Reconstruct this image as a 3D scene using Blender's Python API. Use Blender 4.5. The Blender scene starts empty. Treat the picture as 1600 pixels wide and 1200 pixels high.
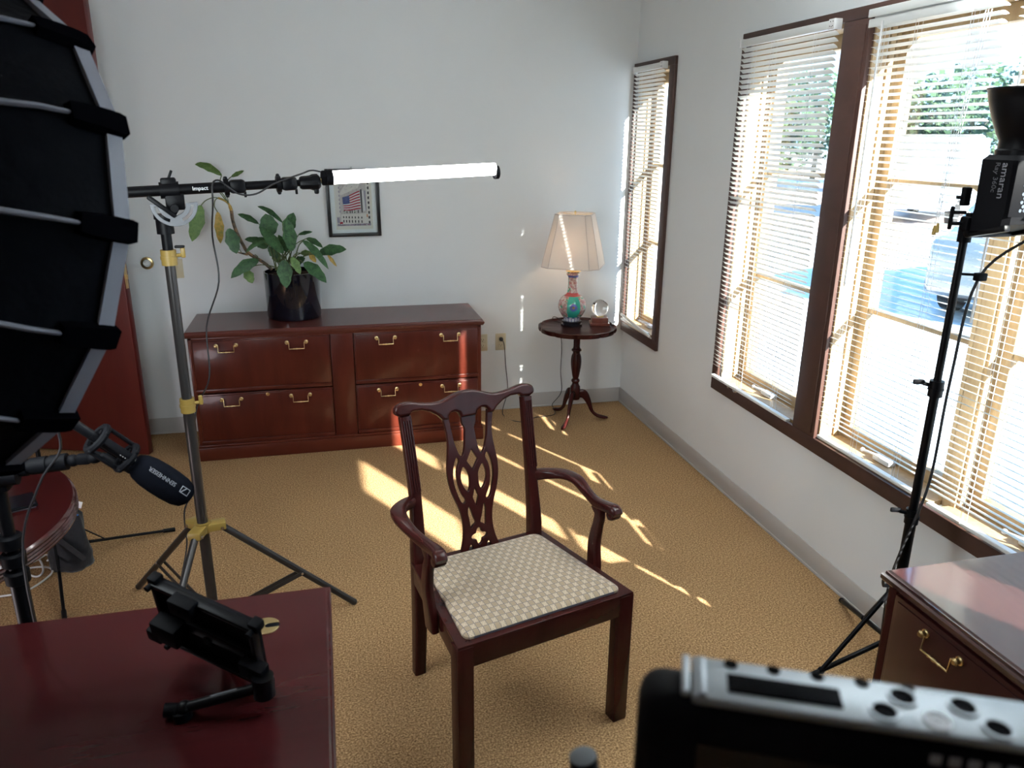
import bpy, bmesh, math, random
from mathutils import Vector as V, Matrix as M
R = math.radians
pi = math.pi
random.seed(7)
sc = bpy.context.scene
col = sc.collection

# ------------------------------------------------------------------ camera
F_PX, YAW, PITCH, ROLL = 1202.66, R(13.7825), R(17.8484), R(0.5727)
CAM = V((-1.9609, -4.8149, 1.7699))
FWD = V((math.sin(YAW) * math.cos(PITCH), math.cos(YAW) * math.cos(PITCH), -math.sin(PITCH)))
_rt = V((math.cos(YAW), -math.sin(YAW), 0))
_up = _rt.cross(FWD)
RT = _rt * math.cos(ROLL) + _up * math.sin(ROLL)
UP = _up * math.cos(ROLL) - _rt * math.sin(ROLL)
cd = bpy.data.cameras.new('camera')
cam = bpy.data.objects.new('camera', cd)
col.objects.link(cam)
cam.matrix_world = M(((RT.x, UP.x, -FWD.x, CAM.x), (RT.y, UP.y, -FWD.y, CAM.y), (RT.z, UP.z, -FWD.z, CAM.z), (0, 0, 0, 1)))
cd.sensor_width = 36
cd.lens = F_PX / 1600 * 36
cd.clip_start = 0.05
cd.clip_end = 500
cd.dof.use_dof = True
cd.dof.focus_distance = 3.0
cd.dof.aperture_fstop = 5.5
sc.camera = cam

# ------------------------------------------------------------------ sky, sun, exposure
w = bpy.data.worlds.new('sky')
sc.world = w
w.use_nodes = True
wn = w.node_tree.nodes
wl = w.node_tree.links
bg = wn['Background']
# clear blue sky, paler towards the horizon
tcw = wn.new('ShaderNodeTexCoord')
spw = wn.new('ShaderNodeSeparateXYZ')
rmp = wn.new('ShaderNodeValToRGB')
wl.new(tcw.outputs['Generated'], spw.inputs[0])
wl.new(spw.outputs['Z'], rmp.inputs[0])
for i_, (p_, c_) in enumerate(((0.0, (0.33, 0.52, 0.67)), (0.22, (0.26, 0.47, 0.71)), (1.0, (0.12, 0.32, 0.72)))):
    e_ = rmp.color_ramp.elements[i_] if i_ < 2 else rmp.color_ramp.elements.new(p_)
    e_.position = p_
    e_.color = (*c_, 1)
wl.new(rmp.outputs[0], bg.inputs[0])
bg.inputs[1].default_value = 2.2
SUN_EL = R(26)
SUN_DIR = V((-0.454 * math.cos(SUN_EL), 0.891 * math.cos(SUN_EL), -math.sin(SUN_EL)))
sd = bpy.data.lights.new('sun', 'SUN')
sd.energy = 20
sd.angle = R(0.6)
sd.color = (1.0, 0.97, 0.91)
so = bpy.data.objects.new('sun', sd)
col.objects.link(so)
so.rotation_euler = SUN_DIR.to_track_quat('-Z', 'Y').to_euler()
so.location = (8, -12, 9)
sc.view_settings.view_transform = 'Standard'
sc.view_settings.look = 'None'
sc.view_settings.gamma = 1
sc.view_settings.use_curve_mapping = False
sc.view_settings.exposure = 1.14
sc.cycles.max_bounces = 10
sc.cycles.diffuse_bounces = 6
sc.cycles.glossy_bounces = 4
sc.cycles.transparent_max_bounces = 16
sc.cycles.caustics_reflective = False
sc.cycles.caustics_refractive = False
sc.cycles.sample_clamp_indirect = 6
sc.cycles.use_denoising = True

# ------------------------------------------------------------------ pixel -> place
def ray(px, py):
    return RT * ((px - 800) / F_PX) + UP * ((600 - py) / F_PX) + FWD
def onpl(px, py, P, n):
    d = ray(px, py); n = V(n)
    return CAM + d * ((V(P) - CAM).dot(n) / d.dot(n))
def onx(px, py, x): return onpl(px, py, (x, 0, 0), (1, 0, 0))
def ony(px, py, y): return onpl(px, py, (0, y, 0), (0, 1, 0))
def onz(px, py, z): return onpl(px, py, (0, 0, z), (0, 0, 1))
def atd(px, py, d): return CAM + ray(px, py) * d

# ------------------------------------------------------------------ materials
MATS = {}
def principled(name, color=(0.5, 0.5, 0.5), rough=0.5, metal=0.0, coat=0.0, spec=0.5, emit=None, estr=0.0, trans=0.0, ior=1.45, sheen=0.0):
    m = bpy.data.materials.new(name)
    m.use_nodes = True
    b = m.node_tree.nodes['Principled BSDF']
    b.inputs['Base Color'].default_value = (*color, 1)
    b.inputs['Roughness'].default_value = rough
    b.inputs['Metallic'].default_value = metal
    b.inputs['Coat Weight'].default_value = coat
    b.inputs['Coat Roughness'].default_value = 0.08
    b.inputs['Specular IOR Level'].default_value = spec
    b.inputs['Transmission Weight'].default_value = trans
    b.inputs['IOR'].default_value = ior
    b.inputs['Sheen Weight'].default_value = sheen
    if emit:
        b.inputs['Emission Color'].default_value = (*emit, 1)
        b.inputs['Emission Strength'].default_value = estr
    MATS[name] = m
    return m
def nd(m, t, **kw):
    n = m.node_tree.nodes.new(t)
    for k, v in kw.items():
        setattr(n, k, v)
    return n
def lk(m, a, b): m.node_tree.links.new(a, b)
def bsdf(m): return m.node_tree.nodes['Principled BSDF']
def coords(m, scale=(1, 1, 1), out='Object'):
    tc = nd(m, 'ShaderNodeTexCoord'); mp = nd(m, 'ShaderNodeMapping')
    mp.inputs['Scale'].default_value = scale
    lk(m, tc.outputs[out], mp.inputs['Vector'])
    return mp.outputs[0]
def ramp(m, fac, stops):
    r = nd(m, 'ShaderNodeValToRGB')
    e = r.color_ramp.elements
    while len(e) < len(stops): e.new(0.5)
    for i, (p, c) in enumerate(stops):
        e[i].position = p; e[i].color = (*c, 1)
    lk(m, fac, r.inputs[0])
    return r.outputs[0]
def noise(m, vec, scale, detail=3, rough=0.5, dist=0.0):
    n = nd(m, 'ShaderNodeTexNoise')
    n.inputs['Scale'].default_value = scale; n.inputs['Detail'].default_value = detail
    n.inputs['Roughness'].default_value = rough; n.inputs['Distortion'].default_value = dist
    lk(m, vec, n.inputs['Vector'])
    return n.outputs['Fac']
def bump(m, h, strength, dist=0.01):
    b = nd(m, 'ShaderNodeBump'); b.inputs['Strength'].default_value = strength; b.inputs['Distance'].default_value = dist
    lk(m, h, b.inputs['Height']); lk(m, b.outputs[0], bsdf(m).inputs['Normal'])
def wood(name, c0, c1, scale=(1, 1, 1), rough=0.3, coat=0.3, n=14):
    m = principled(name, c0, rough, coat=coat)
    v = coords(m, scale)
    f = noise(m, v, n, 5, 0.6, 0.6)
    c = ramp(m, f, [(0.3, c0), (0.7, c1)])
    lk(m, c, bsdf(m).inputs['Base Color'])
    return m
def speckle(name, c0, c1, c2, scale, rough=0.9, bs=0.4, bd=0.004):
    m = principled(name, c0, rough, spec=0.1)
    v = coords(m)
    f = noise(m, v, scale, 4, 0.75)
    big = noise(m, v, 2.0, 2, 0.5)
    c = ramp(m, f, [(0.34, c0), (0.5, c1), (0.66, c2)])
    mx = nd(m, 'ShaderNodeMix', data_type='RGBA', blend_type='MULTIPLY')
    mx.inputs['Factor'].default_value = 0.35
    lk(m, c, mx.inputs['A']); lk(m, ramp(m, big, [(0.35, (0.75, 0.75, 0.75)), (0.65, (1, 1, 1))]), mx.inputs['B'])
    lk(m, mx.outputs['Result'], bsdf(m).inputs['Base Color'])
    bump(m, f, bs, bd)
    return m
carpet = speckle('carpet', (0.12, 0.066, 0.028), (0.335, 0.200, 0.096), (0.66, 0.43, 0.225), 150, 0.95, 0.6, 0.004)
def paint(name, c):
    m = principled(name, c, 0.6, spec=0.25)
    v = coords(m)
    f = noise(m, v, 1.1, 4, 0.6)
    lk(m, ramp(m, f, [(0.3, tuple(x * 0.965 for x in c)), (0.7, c)]), bsdf(m).inputs['Base Color'])
    bump(m, noise(m, v, 180, 2), 0.05, 0.001)
    return m
wallpaint = paint('wall paint', (0.77, 0.80, 0.81))
ceilpaint = paint('ceiling paint', (0.80, 0.80, 0.78))
sidepaint = paint('side wall paint', (0.34, 0.33, 0.32))  # unseen walls; dark tone made up to cut light bounced onto the window wall
basemat = principled('vinyl base', (0.47, 0.455, 0.44), 0.45)
cherry = wood('cherry veneer', (0.052, 0.009, 0.0055), (0.084, 0.016, 0.009), (1.2, 1.2, 0.18), 0.28, 0.35, 9)
cherryh = wood('cherry rail', (0.064, 0.0115, 0.0065), (0.098, 0.020, 0.010), (0.2, 1.2, 1.2), 0.28, 0.35, 9)
desktop = wood('mahogany desk top', (0.032, 0.005, 0.0055), (0.038, 0.006, 0.0065), (0.25, 2.0, 1), 0.2, 0.12, 12)
bsdf(desktop).inputs['Specular IOR Level'].default_value = 0.3
mahog = wood('mahogany polish', (0.026, 0.005, 0.0045), (0.040, 0.008, 0.0065), (1, 1, 0.3), 0.26, 0.06, 10)
bsdf(mahog).inputs['Specular IOR Level'].default_value = 0.22
for m_ in (cherry, cherryh): bsdf(m_).inputs['Specular IOR Level'].default_value = 0.25; bsdf(m_).inputs['Coat Weight'].default_value = 0.12
doorwood = wood('door veneer', (0.075, 0.008, 0.007), (0.100, 0.012, 0.009), (1.2, 1.2, 0.12), 0.35, 0.2, 8)
trimwood = wood('stained trim', (0.042, 0.019, 0.015), (0.072, 0.033, 0.025), (1.5, 0.5, 0.5), 0.5, 0.0, 9)
oak = wood('natural oak', (0.31, 0.205, 0.105), (0.42, 0.30, 0.17), (3, 3, 0.25), 0.5, 0.0, 12)
slatm = principled('slat enamel', (0.74, 0.76, 0.745), 0.38)
cordm = principled('blind cord', (0.75, 0.75, 0.78), 0.7)
plastic_w = principled('white plastic', (0.8, 0.8, 0.8), 0.35)
black = principled('black metal', (0.0026, 0.0026, 0.0034), 0.40, spec=0.15)
blackm = principled('matt black plastic', (0.0026, 0.0026, 0.0036), 0.6, spec=0.09)
gun = principled('dark bronze tube', (0.045, 0.041, 0.040), 0.32, metal=0.6)
gold = principled('gold plastic', (0.25, 0.165, 0.038), 0.42)
brass = principled('brass', (0.72, 0.55, 0.27), 0.28, metal=1.0)
steel = principled('steel', (0.6, 0.6, 0.6), 0.25, metal=1.0)
chrome = principled('satin alloy', (0.24, 0.265, 0.29), 0.42, metal=0.6)
fabric = principled('black softbox fabric', (0.0014, 0.0018, 0.0030), 0.8, spec=0.05)
bump(fabric, noise(fabric, coords(fabric), 14, 3), 0.35, 0.02)
piping = principled('grey piping', (0.13, 0.138, 0.168), 0.6)
velcro = principled('velcro', (0.0015, 0.0015, 0.0022), 0.95, spec=0.0)
foam = principled('black foam', (0.0045, 0.005, 0.0075), 0.95, spec=0.02)
bump(foam, noise(foam, coords(foam), 900, 2), 0.5, 0.001)
greytext = principled('grey lettering', (0.20, 0.20, 0.22), 0.6)
whitetext = principled('white lettering', (0.75, 0.75, 0.75), 0.5)
ivory = principled('ivory plastic', (0.58, 0.52, 0.36), 0.35)
darkslot = principled('dark slot', (0.004, 0.004, 0.005), 0.9, spec=0.05)  # near-black: shade painted into slots and holes, and plain dark buttons
gloss_black = principled('glazed black pot', (0.004, 0.005, 0.010), 0.06, coat=0.5)
soil = speckle('soil', (0.02, 0.013, 0.008), (0.05, 0.03, 0.02), (0.09, 0.06, 0.04), 90, 1, 0.5, 0.01)
cloth = principled('grey black bag cloth', (0.007, 0.0075, 0.011), 0.85, sheen=0.2)
bump(cloth, noise(cloth, coords(cloth), 9, 3), 0.6, 0.03)
bluecord = principled('blue cord', (0.02, 0.16, 0.5), 0.5)
cable_w = principled('white cable', (0.6, 0.6, 0.58), 0.5)
cable_b = principled('black cable', (0.012, 0.012, 0.014), 0.5)
frame_b = principled('black frame', (0.008, 0.008, 0.010), 0.3)
matboard = principled('mat board', (0.82, 0.85, 0.90), 0.8)
printm = {k: principled('print ' + k, c, 0.7) for k, c in dict(stone=(0.56, 0.51, 0.53), pale=(0.74, 0.70, 0.69), dark=(0.05, 0.045, 0.06), red=(0.42, 0.02, 0.05), white=(0.72, 0.72, 0.76), blue=(0.045, 0.07, 0.26), lilac=(0.34, 0.30, 0.40), green=(0.2, 0.35, 0.22), orange=(0.6, 0.2, 0.05), border=(0.76, 0.74, 0.70)).items()}
tube_emit = principled('lit tube diffuser', (0.9, 0.9, 0.9), 0.5, emit=(1.0, 0.98, 0.97), estr=12.0)
screen = principled('dark screen', (0.004, 0.005, 0.008), 0.12)

def leafmat(name, c0, c1, vein):
    m = principled(name, c0, 0.45, spec=0.3)
    v = coords(m)
    f = noise(m, v, 45, 4, 0.7, 0.4)
    lk(m, ramp(m, f, [(0.35, vein), (0.5, c0), (0.7, c1)]), bsdf(m).inputs['Base Color'])
    return m
leaf_g = leafmat('leaf green', (0.040, 0.100, 0.040), (0.065, 0.150, 0.060), (0.018, 0.055, 0.026))
leaf_l = leafmat('leaf light green', (0.10, 0.18, 0.055), (0.16, 0.25, 0.08), (0.07, 0.13, 0.04))
leaf_y = leafmat('leaf yellow', (0.42, 0.27, 0.06), (0.52, 0.36, 0.12), (0.20, 0.20, 0.05))
stemm = leafmat('stem bark', (0.10, 0.075, 0.05), (0.40, 0.22, 0.10), (0.02, 0.018, 0.015))
petm = principled('petiole', (0.09, 0.12, 0.04), 0.5)

# clear glass pane: see-through with a fresnel sheen
glass = bpy.data.materials.new('window glass'); glass.use_nodes = True
g = glass.node_tree; g.nodes.clear()
_o = g.nodes.new('ShaderNodeOutputMaterial'); _t = g.nodes.new('ShaderNodeBsdfTransparent'); _g = g.nodes.new('ShaderNodeBsdfGlossy')
_m = g.nodes.new('ShaderNodeMixShader')
_t.inputs[0].default_value = (0.95, 0.97, 0.96, 1); _g.inputs['Roughness'].default_value = 0.02; _m.inputs[0].default_value = 0.035
g.links.new(_t.outputs[0], _m.inputs[1]); g.links.new(_g.outputs[0], _m.inputs[2]); g.links.new(_m.outputs[0], _o.inputs[0])
crystal = principled('crystal', (1, 1, 1), 0.0, trans=1.0, ior=1.5)
# fabric lamp shade: lets light through
shadem = bpy.data.materials.new('shade fabric'); shadem.use_nodes = True
g = shadem.node_tree; g.nodes.clear()
_o = g.nodes.new('ShaderNodeOutputMaterial'); _d = g.nodes.new('ShaderNodeBsdfDiffuse'); _t = g.nodes.new('ShaderNodeBsdfTranslucent'); _m = g.nodes.new('ShaderNodeMixShader')
_d.inputs[0].default_value = (0.82, 0.80, 0.77, 1); _t.inputs[0].default_value = (0.80, 0.75, 0.70, 1); _m.inputs[0].default_value = 0.42
g.links.new(_d.outputs[0], _m.inputs[1]); g.links.new(_t.outputs[0], _m.inputs[2]); g.links.new(_m.outputs[0], _o.inputs[0])

# ------------------------------------------------------------------ mesh helpers
def frame_z(d):
    d = V(d).normalized()
    a = V((0, 0, 1)) if abs(d.z) < 0.95 else V((1, 0, 0))
    x = a.cross(d).normalized(); y = d.cross(x)
    return x, y, d
def crom(pts, n=6, closed=False):
    P = [V(p) for p in pts]; L = len(P); out = []
    for i in range(L if closed else L - 1):
        p1, p2 = P[i], P[(i + 1) % L]
        p0 = P[i - 1] if (closed or i > 0) else p1 * 2 - p2
        p3 = P[(i + 2) % L] if (closed or i + 2 < L) else p2 * 2 - p1
        for k in range(n):
            t = k / n
            out.append(0.5 * ((2 * p1) + (p2 - p0) * t + (2 * p0 - 5 * p1 + 4 * p2 - p3) * t * t + (3 * p1 - p0 - 3 * p2 + p3) * t ** 3))
    if not closed: out.append(P[-1].copy())
    return out
def lerp_list(vals, n):
    out = []
    for i in range(n):
        t = i / max(1, n - 1) * (len(vals) - 1); k = min(int(t), len(vals) - 2); f = t - k
        out.append(vals[k] * (1 - f) + vals[k + 1] * f)
    return out
class MB:
    def __init__(s): s.bm = bmesh.new()
    def add(s, verts, faces, mi=0):
        vs = [s.bm.verts.new(v) for v in verts]
        for f in faces:
            try:
                fc = s.bm.faces.new([vs[i] for i in f]); fc.material_index = mi
            except ValueError: pass
        return s
    def box(s, c, size, rot=None, bev=0.0, seg=2, mi=0):
        t = bmesh.new(); bmesh.ops.create_cube(t, size=1)
        for v in t.verts: v.co = V((v.co.x * size[0], v.co.y * size[1], v.co.z * size[2]))
        if bev > 0:
            bmesh.ops.bevel(t, geom=list(t.edges), offset=min(bev, 0.49 * min(size)), segments=seg, profile=0.5, affect='EDGES')
        mx = (rot.to_4x4() if rot else M.Identity(4)); mx = M.Translation(V(c)) @ mx
        t.verts.index_update()
        s.add([mx @ v.co for v in t.verts], [[v.index for v in f.verts] for f in t.faces], mi); t.free()
        return s
    def bx(s, x0, x1, y0, y1, z0, z1, bev=0.0, mi=0, seg=2):
        return s.box(((x0 + x1) / 2, (y0 + y1) / 2, (z0 + z1) / 2), (abs(x1 - x0), abs(y1 - y0), abs(z1 - z0)), None, bev, seg, mi)
    def rings(s, rings, cap=True, closed=False, mi=0):
        n = len(rings[0]); vs = []; fs = []
        for r in rings: vs += [V(p) for p in r]
        k = len(rings)
        for i in range(k if closed else k - 1):
            j = (i + 1) % k
            for a in range(n):
                b = (a + 1) % n
                fs.append((i * n + a, i * n + b, j * n + b, j * n + a))
        if cap and not closed:
            fs.append(tuple(range(n))[::-1]); fs.append(tuple(range((k - 1) * n, k * n)))
        return s.add(vs, fs, mi)
    def cyl(s, p0, p1, r0, r1=None, n=16, mi=0, cap=True):
        r1 = r0 if r1 is None else r1
        p0 = V(p0); p1 = V(p1); x, y, _ = frame_z(p1 - p0)
        return s.rings([[p + (x * math.cos(2 * pi * i / n) + y * math.sin(2 * pi * i / n)) * r for i in range(n)] for p, r in ((p0, r0), (p1, r1))], cap, mi=mi)
    def tube(s, path, r, n=8, mi=0, closed=False, flat=1.0):
        P = [V(p) for p in path]; rr = r if isinstance(r, (list, tuple)) else [r] * len(P)
        rings = []; prev = None
        for i, p in enumerate(P):
            a = P[i - 1] if (i > 0 or closed) else p; b = P[(i + 1) % len(P)] if (i < len(P) - 1 or closed) else p
            d = (b - a)
            if d.length < 1e-9: d = V((0, 0, 1))
            d.normalize()
            if prev is None: x, y, _ = frame_z(d)
            else:
                x = prev - d * prev.dot(d); x = x.normalized() if x.length > 1e-6 else frame_z(d)[0]; y = d.cross(x)
            prev = x
            rings.append([p + (x * math.cos(2 * pi * k / n) + y * math.sin(2 * pi * k / n) * flat) * rr[i] for k in range(n)])
        return s.rings(rings, True, closed, mi)
    def bar(s, p0, p1, wid, thk, up=(0, 0, 1), bev=0.0, mi=0):
        p0 = V(p0); p1 = V(p1); d = p1 - p0; L = d.length; d.normalize()
        x = V(up).cross(d); x = x.normalized() if x.length > 1e-6 else V((1, 0, 0)); y = d.cross(x)
        return s.box((p0 + p1) / 2, (wid, thk, L), M((x, y, d)).transposed(), bev, 2, mi)
    def lathe(s, prof, n=32, o=(0, 0, 0), axis=(0, 0, 1), mi=0, cap=True):
        x, y, z = frame_z(axis); o = V(o)
        if abs(V(axis).normalized().z - 1) < 1e-6: x, y, z = V((1, 0, 0)), V((0, 1, 0)), V((0, 0, 1))
        return s.rings([[o + z * h + (x * math.cos(2 * pi * i / n) + y * math.sin(2 * pi * i / n)) * max(r, 1e-5) for i in range(n)] for r, h in prof], cap, mi=mi)
    def loft(s, path, widths, heights, upv=(0, 0, 1), n=12, pw=3.0, mi=0):
        # super-ellipse section along a path
        P = [V(p) for p in path]; ws = lerp_list(widths, len(P)); hs = lerp_list(heights, len(P)); rings = []
        for i, p in enumerate(P):
            d = (P[min(i + 1, len(P) - 1)] - P[max(i - 1, 0)]).normalized()
            x = V(upv).cross(d).normalized(); y = d.cross(x); r = []
            for k in range(n):
                a = 2 * pi * (k + 0.5) / n; c, q = math.cos(a), math.sin(a)
                r.append(p + x * (ws[i] / 2 * math.copysign(abs(c) ** (2 / pw), c)) + y * (hs[i] / 2 * math.copysign(abs(q) ** (2 / pw), q)))
            rings.append(r)
        return s.rings(rings, True, False, mi)
    def sphere(s, c, r, n=16, sc3=(1, 1, 1), mi=0):
        prof = [(math.sin(pi * i / n) * r, -math.cos(pi * i / n) * r) for i in range(n + 1)]
        c = V(c)
        return s.rings([[c + V((math.cos(2 * pi * k / n) * max(a, 1e-5) * sc3[0], math.sin(2 * pi * k / n) * max(a, 1e-5) * sc3[1], b * sc3[2])) for k in range(n)] for a, b in prof], True, mi=mi)
    def xform(s, mx):
        for v in s.bm.verts: v.co = mx @ v.co
        return s
    def mesh(s, name, mats, smooth=38):
        bmesh.ops.recalc_face_normals(s.bm, faces=list(s.bm.faces))
        me = bpy.data.meshes.new(name); s.bm.to_mesh(me); s.bm.free()
        for m in (mats if isinstance(mats, (list, tuple)) else [mats]): me.materials.append(m)
        if smooth:
            for p in me.polygons: p.use_smooth = True
            me.set_sharp_from_angle(angle=R(smooth))
        return me
    def build(s, name, mats, parent=None, smooth=38, label=None):
        return link(name, s.mesh(name, mats, smooth), parent, label)
def link(name, me, parent=None, label=None):
    o = bpy.data.objects.new(name, me); col.objects.link(o)
    if parent: o.parent = parent
    if label: o['label'] = label
    return o
def thing(name, label, cat, loc=(0, 0, 0), rz=0.0, group=None):
    o = bpy.data.objects.new(name, None); col.objects.link(o)
    o.location = loc; o.rotation_euler = (0, 0, rz); o.empty_display_size = 0.05
    return tag(o, label, cat, group)
def tag(o, label, cat, group=None):
    o['label'] = label; o['category'] = cat
    if group: o['group'] = group
    return o
def struct(o, label=None, cat=None):
    o['kind'] = 'structure'
    if label: o['label'] = label
    if cat: o['category'] = cat
    return o
def sempty(name, label, cat, loc=(0, 0, 0)):
    o = bpy.data.objects.new(name, None); col.objects.link(o); o.location = loc
    return struct(o, label, cat)
def flat_mesh(name, polys, thick, bev, mats, mx=None, res=2):
    # filled outline with holes, given thickness and a rounded edge
    cu = bpy.data.curves.new(name, 'CURVE'); cu.dimensions = '2D'; cu.fill_mode = 'BOTH'
    cu.extrude = max(thick / 2 - bev, 0); cu.bevel_depth = bev; cu.bevel_resolution = res; cu.offset = -bev
    for p in polys:
        s = cu.splines.new('POLY'); s.points.add(len(p) - 1); s.use_cyclic_u = True
        for i, q in enumerate(p): s.points[i].co = (q[0], q[1], 0, 1)
    o = bpy.data.objects.new(name + '_tmp', cu); col.objects.link(o)
    dg = bpy.context.evaluated_depsgraph_get(); dg.update()
    me = bpy.data.meshes.new_from_object(o.evaluated_get(dg))
    bpy.data.objects.remove(o); bpy.data.curves.remove(cu)
    me.name = name; me.materials.clear()
    for m in (mats if isinstance(mats, (list, tuple)) else [mats]): me.materials.append(m)
    if mx: me.transform(mx)
    for p in me.polygons: p.use_smooth = True
    me.set_sharp_from_angle(angle=R(35))
    return me
def text_mesh(txt, size, mat, depth=0.0004, bold=0.0):
    cu = bpy.data.curves.new('lettering', 'FONT'); cu.body = txt; cu.size = size; cu.extrude = depth; cu.align_x = 'CENTER'; cu.align_y = 'CENTER'; cu.offset = bold; cu.resolution_u = 3
    o = bpy.data.objects.new('lettering_tmp', cu); col.objects.link(o)
    dg = bpy.context.evaluated_depsgraph_get(); dg.update()
    me = bpy.data.meshes.new_from_object(o.evaluated_get(dg))
    bpy.data.objects.remove(o); bpy.data.curves.remove(cu)
    me.materials.clear(); me.materials.append(mat)
    return me
def axes(x, y, z, o):
    return M(((x[0], y[0], z[0], o[0]), (x[1], y[1], z[1], o[1]), (x[2], y[2], z[2], o[2]), (0, 0, 0, 1)))
def wb(mb, name, mats, root, smooth=38, label=None, parent=None):
    # shape given in world places, stored under a root that stands elsewhere
    mb.xform(M.Translation(-root.location))
    return mb.build(name, mats, parent or root, smooth, label)

# ------------------------------------------------------------------ the room
XL, YB, ZC = -5.4, -6.9, 2.72
struct(MB().bx(XL - 0.1, 0.2, YB - 0.1, 1.6, -0.12, 0).build('floor', carpet, smooth=None), 'brown speckled carpet floor', 'floor')
struct(MB().bx(XL - 0.1, 0.2, YB - 0.1, 1.6, ZC, ZC + 0.1).build('ceiling', ceilpaint, smooth=None), 'plain white ceiling', 'ceiling')
DX0, DX1, DH = -4.80, -3.88, 2.44     # doorway in the back wall
mb = MB(); mb.bx(DX1, 0.2, 0, 0.15, 0, ZC); mb.bx(XL - 0.1, DX0, 0, 0.15, 0, ZC); mb.bx(DX0, DX1, 0, 0.15, DH, ZC)
struct(mb.build('wall_back', wallpaint, smooth=None), 'pale grey back wall', 'wall')
mb = MB(); mb.bx(XL, XL + 0.1, 1.5, 1.6, 0, ZC); mb.bx(XL - 0.1, -3.3, 1.5, 1.6, 0, ZC); mb.bx(-3.4, -3.3, 0.15, 1.5, 0, ZC); mb.bx(XL - 0.1, XL, 0.15, 1.5, 0, ZC)
struct(mb.build('wall_hall', wallpaint, smooth=None), 'hall wall beyond the open doorway', 'wall')
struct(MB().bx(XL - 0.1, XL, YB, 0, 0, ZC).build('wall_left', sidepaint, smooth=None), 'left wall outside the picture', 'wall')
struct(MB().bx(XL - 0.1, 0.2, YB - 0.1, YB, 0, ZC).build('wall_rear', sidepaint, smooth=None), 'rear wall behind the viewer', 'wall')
WT = 0.19                              # window wall thickness
SW = (-0.52, -0.035, 0.575, 2.155)     # small window opening y0,y1,z0,z1
GW = (-5.25, -1.365, 0.575, 2.185)     # big window opening
mb = MB()
mb.bx(0, WT, SW[1], 0.15, 0, ZC); mb.bx(0, WT, SW[0], SW[1], 0, SW[2]); mb.bx(0, WT, SW[0], SW[1], SW[3], ZC)
mb.bx(0, WT, GW[1], SW[0], 0, ZC); mb.bx(0, WT, GW[0], GW[1], 0, GW[2]); mb.bx(0, WT, GW[0], GW[1], GW[3], ZC); mb.bx(0, WT, YB, GW[0], 0, ZC)
struct(mb.build('wall_right', wallpaint, smooth=None), 'pale grey window wall', 'wall')
mb = MB(); mb.bx(DX1 + 0.07, -0.006, -0.006, 0, 0, 0.101, 0.002); mb.bx(DX1 + 0.07, -0.006, -0.012, 0, 0, 0.012, 0.003)
struct(mb.build('baseboard_back', basemat), 'grey vinyl baseboard along the back wall', 'baseboard')
mb = MB(); mb.bx(-0.006, 0, YB, 0, 0, 0.101, 0.002); mb.bx(-0.012, 0, YB, 0, 0, 0.012, 0.003)
struct(mb.build('baseboard_right', basemat), 'grey vinyl baseboard under the windows', 'baseboard')
mb = MB()
for x in (DX0 - 0.07, DX1): mb.bx(x, x + 0.07, -0.018, 0.0, 0, DH + 0.07, 0.003)
mb.bx(DX0, DX1, -0.018, 0.0, DH, DH + 0.07, 0.003)
struct(mb.build('trim_1', doorwood), 'dark red wooden casing around the doorway', 'trim')

# the open door: hinged at the doorway, swung back towards the wall
hinge = V((-3.86, -0.03, 0)); free = V((-3.0, -0.345, 0))
dd = (free - hinge).normalized(); ang = math.atan2(dd.y, dd.x); DW = (free - hinge).length
door = sempty('door_1', 'dark red wooden door swung open beside the credenza', 'door', hinge)
door.rotation_euler = (0, 0, ang)
MB().bx(0, DW, -0.022, 0.022, 0.012, DH - 0.005, 0.002).build('door_leaf', doorwood, door)
pl = MB().bx(DW, DW + 0.002, -0.012, 0.012, 0.97, 1.10, 0.0005).build('latch_plate', brass, door, label='brass latch plate')
mb = MB(); mb.bx(DW, DW + 0.011, -0.006, 0.006, 1.02, 1.045, 0.002); mb.cyl((DW, 0, 1.085), (DW + 0.003, 0, 1.085), 0.004, n=10); mb.cyl((DW, 0, 0.985), (DW + 0.003, 0, 0.985), 0.004, n=10)
mb.build('latch_bolt', brass, pl)
kn = MB().lathe([(0.033, 0), (0.033, 0.005), (0.012, 0.008), (0.011, 0.035), (0.024, 0.042), (0.029, 0.055), (0.024, 0.067), (0.0, 0.070)], 24, (DW - 0.065, -0.022, 1.035), (0, -1, 0)).build('door_knob', brass, door, label='round brass knob')
for z in (0.25, 1.2, 2.15): MB().cyl((0.0, -0.026, z - 0.05), (0.0, -0.026, z + 0.05), 0.008).build('hinge', brass, door)
ds = thing('door_stop', 'round brass wall bumper with white rubber centre beside the open door', 'door stop', (-2.956, 0, 1.052))
MB().lathe([(0.036, 0), (0.036, 0.004), (0.033, 0.010), (0.024, 0.012), (0.022, 0.006)], 28, (0, 0, 0), (0, -1, 0)).build('rosette', brass, ds)
MB().lathe([(0.022, 0.002), (0.021, 0.010), (0.014, 0.012), (0.011, 0.007), (0.0, 0.007)], 24, (0, 0, 0), (0, -1, 0)).build('rubber_bumper', plastic_w, ds)

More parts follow.
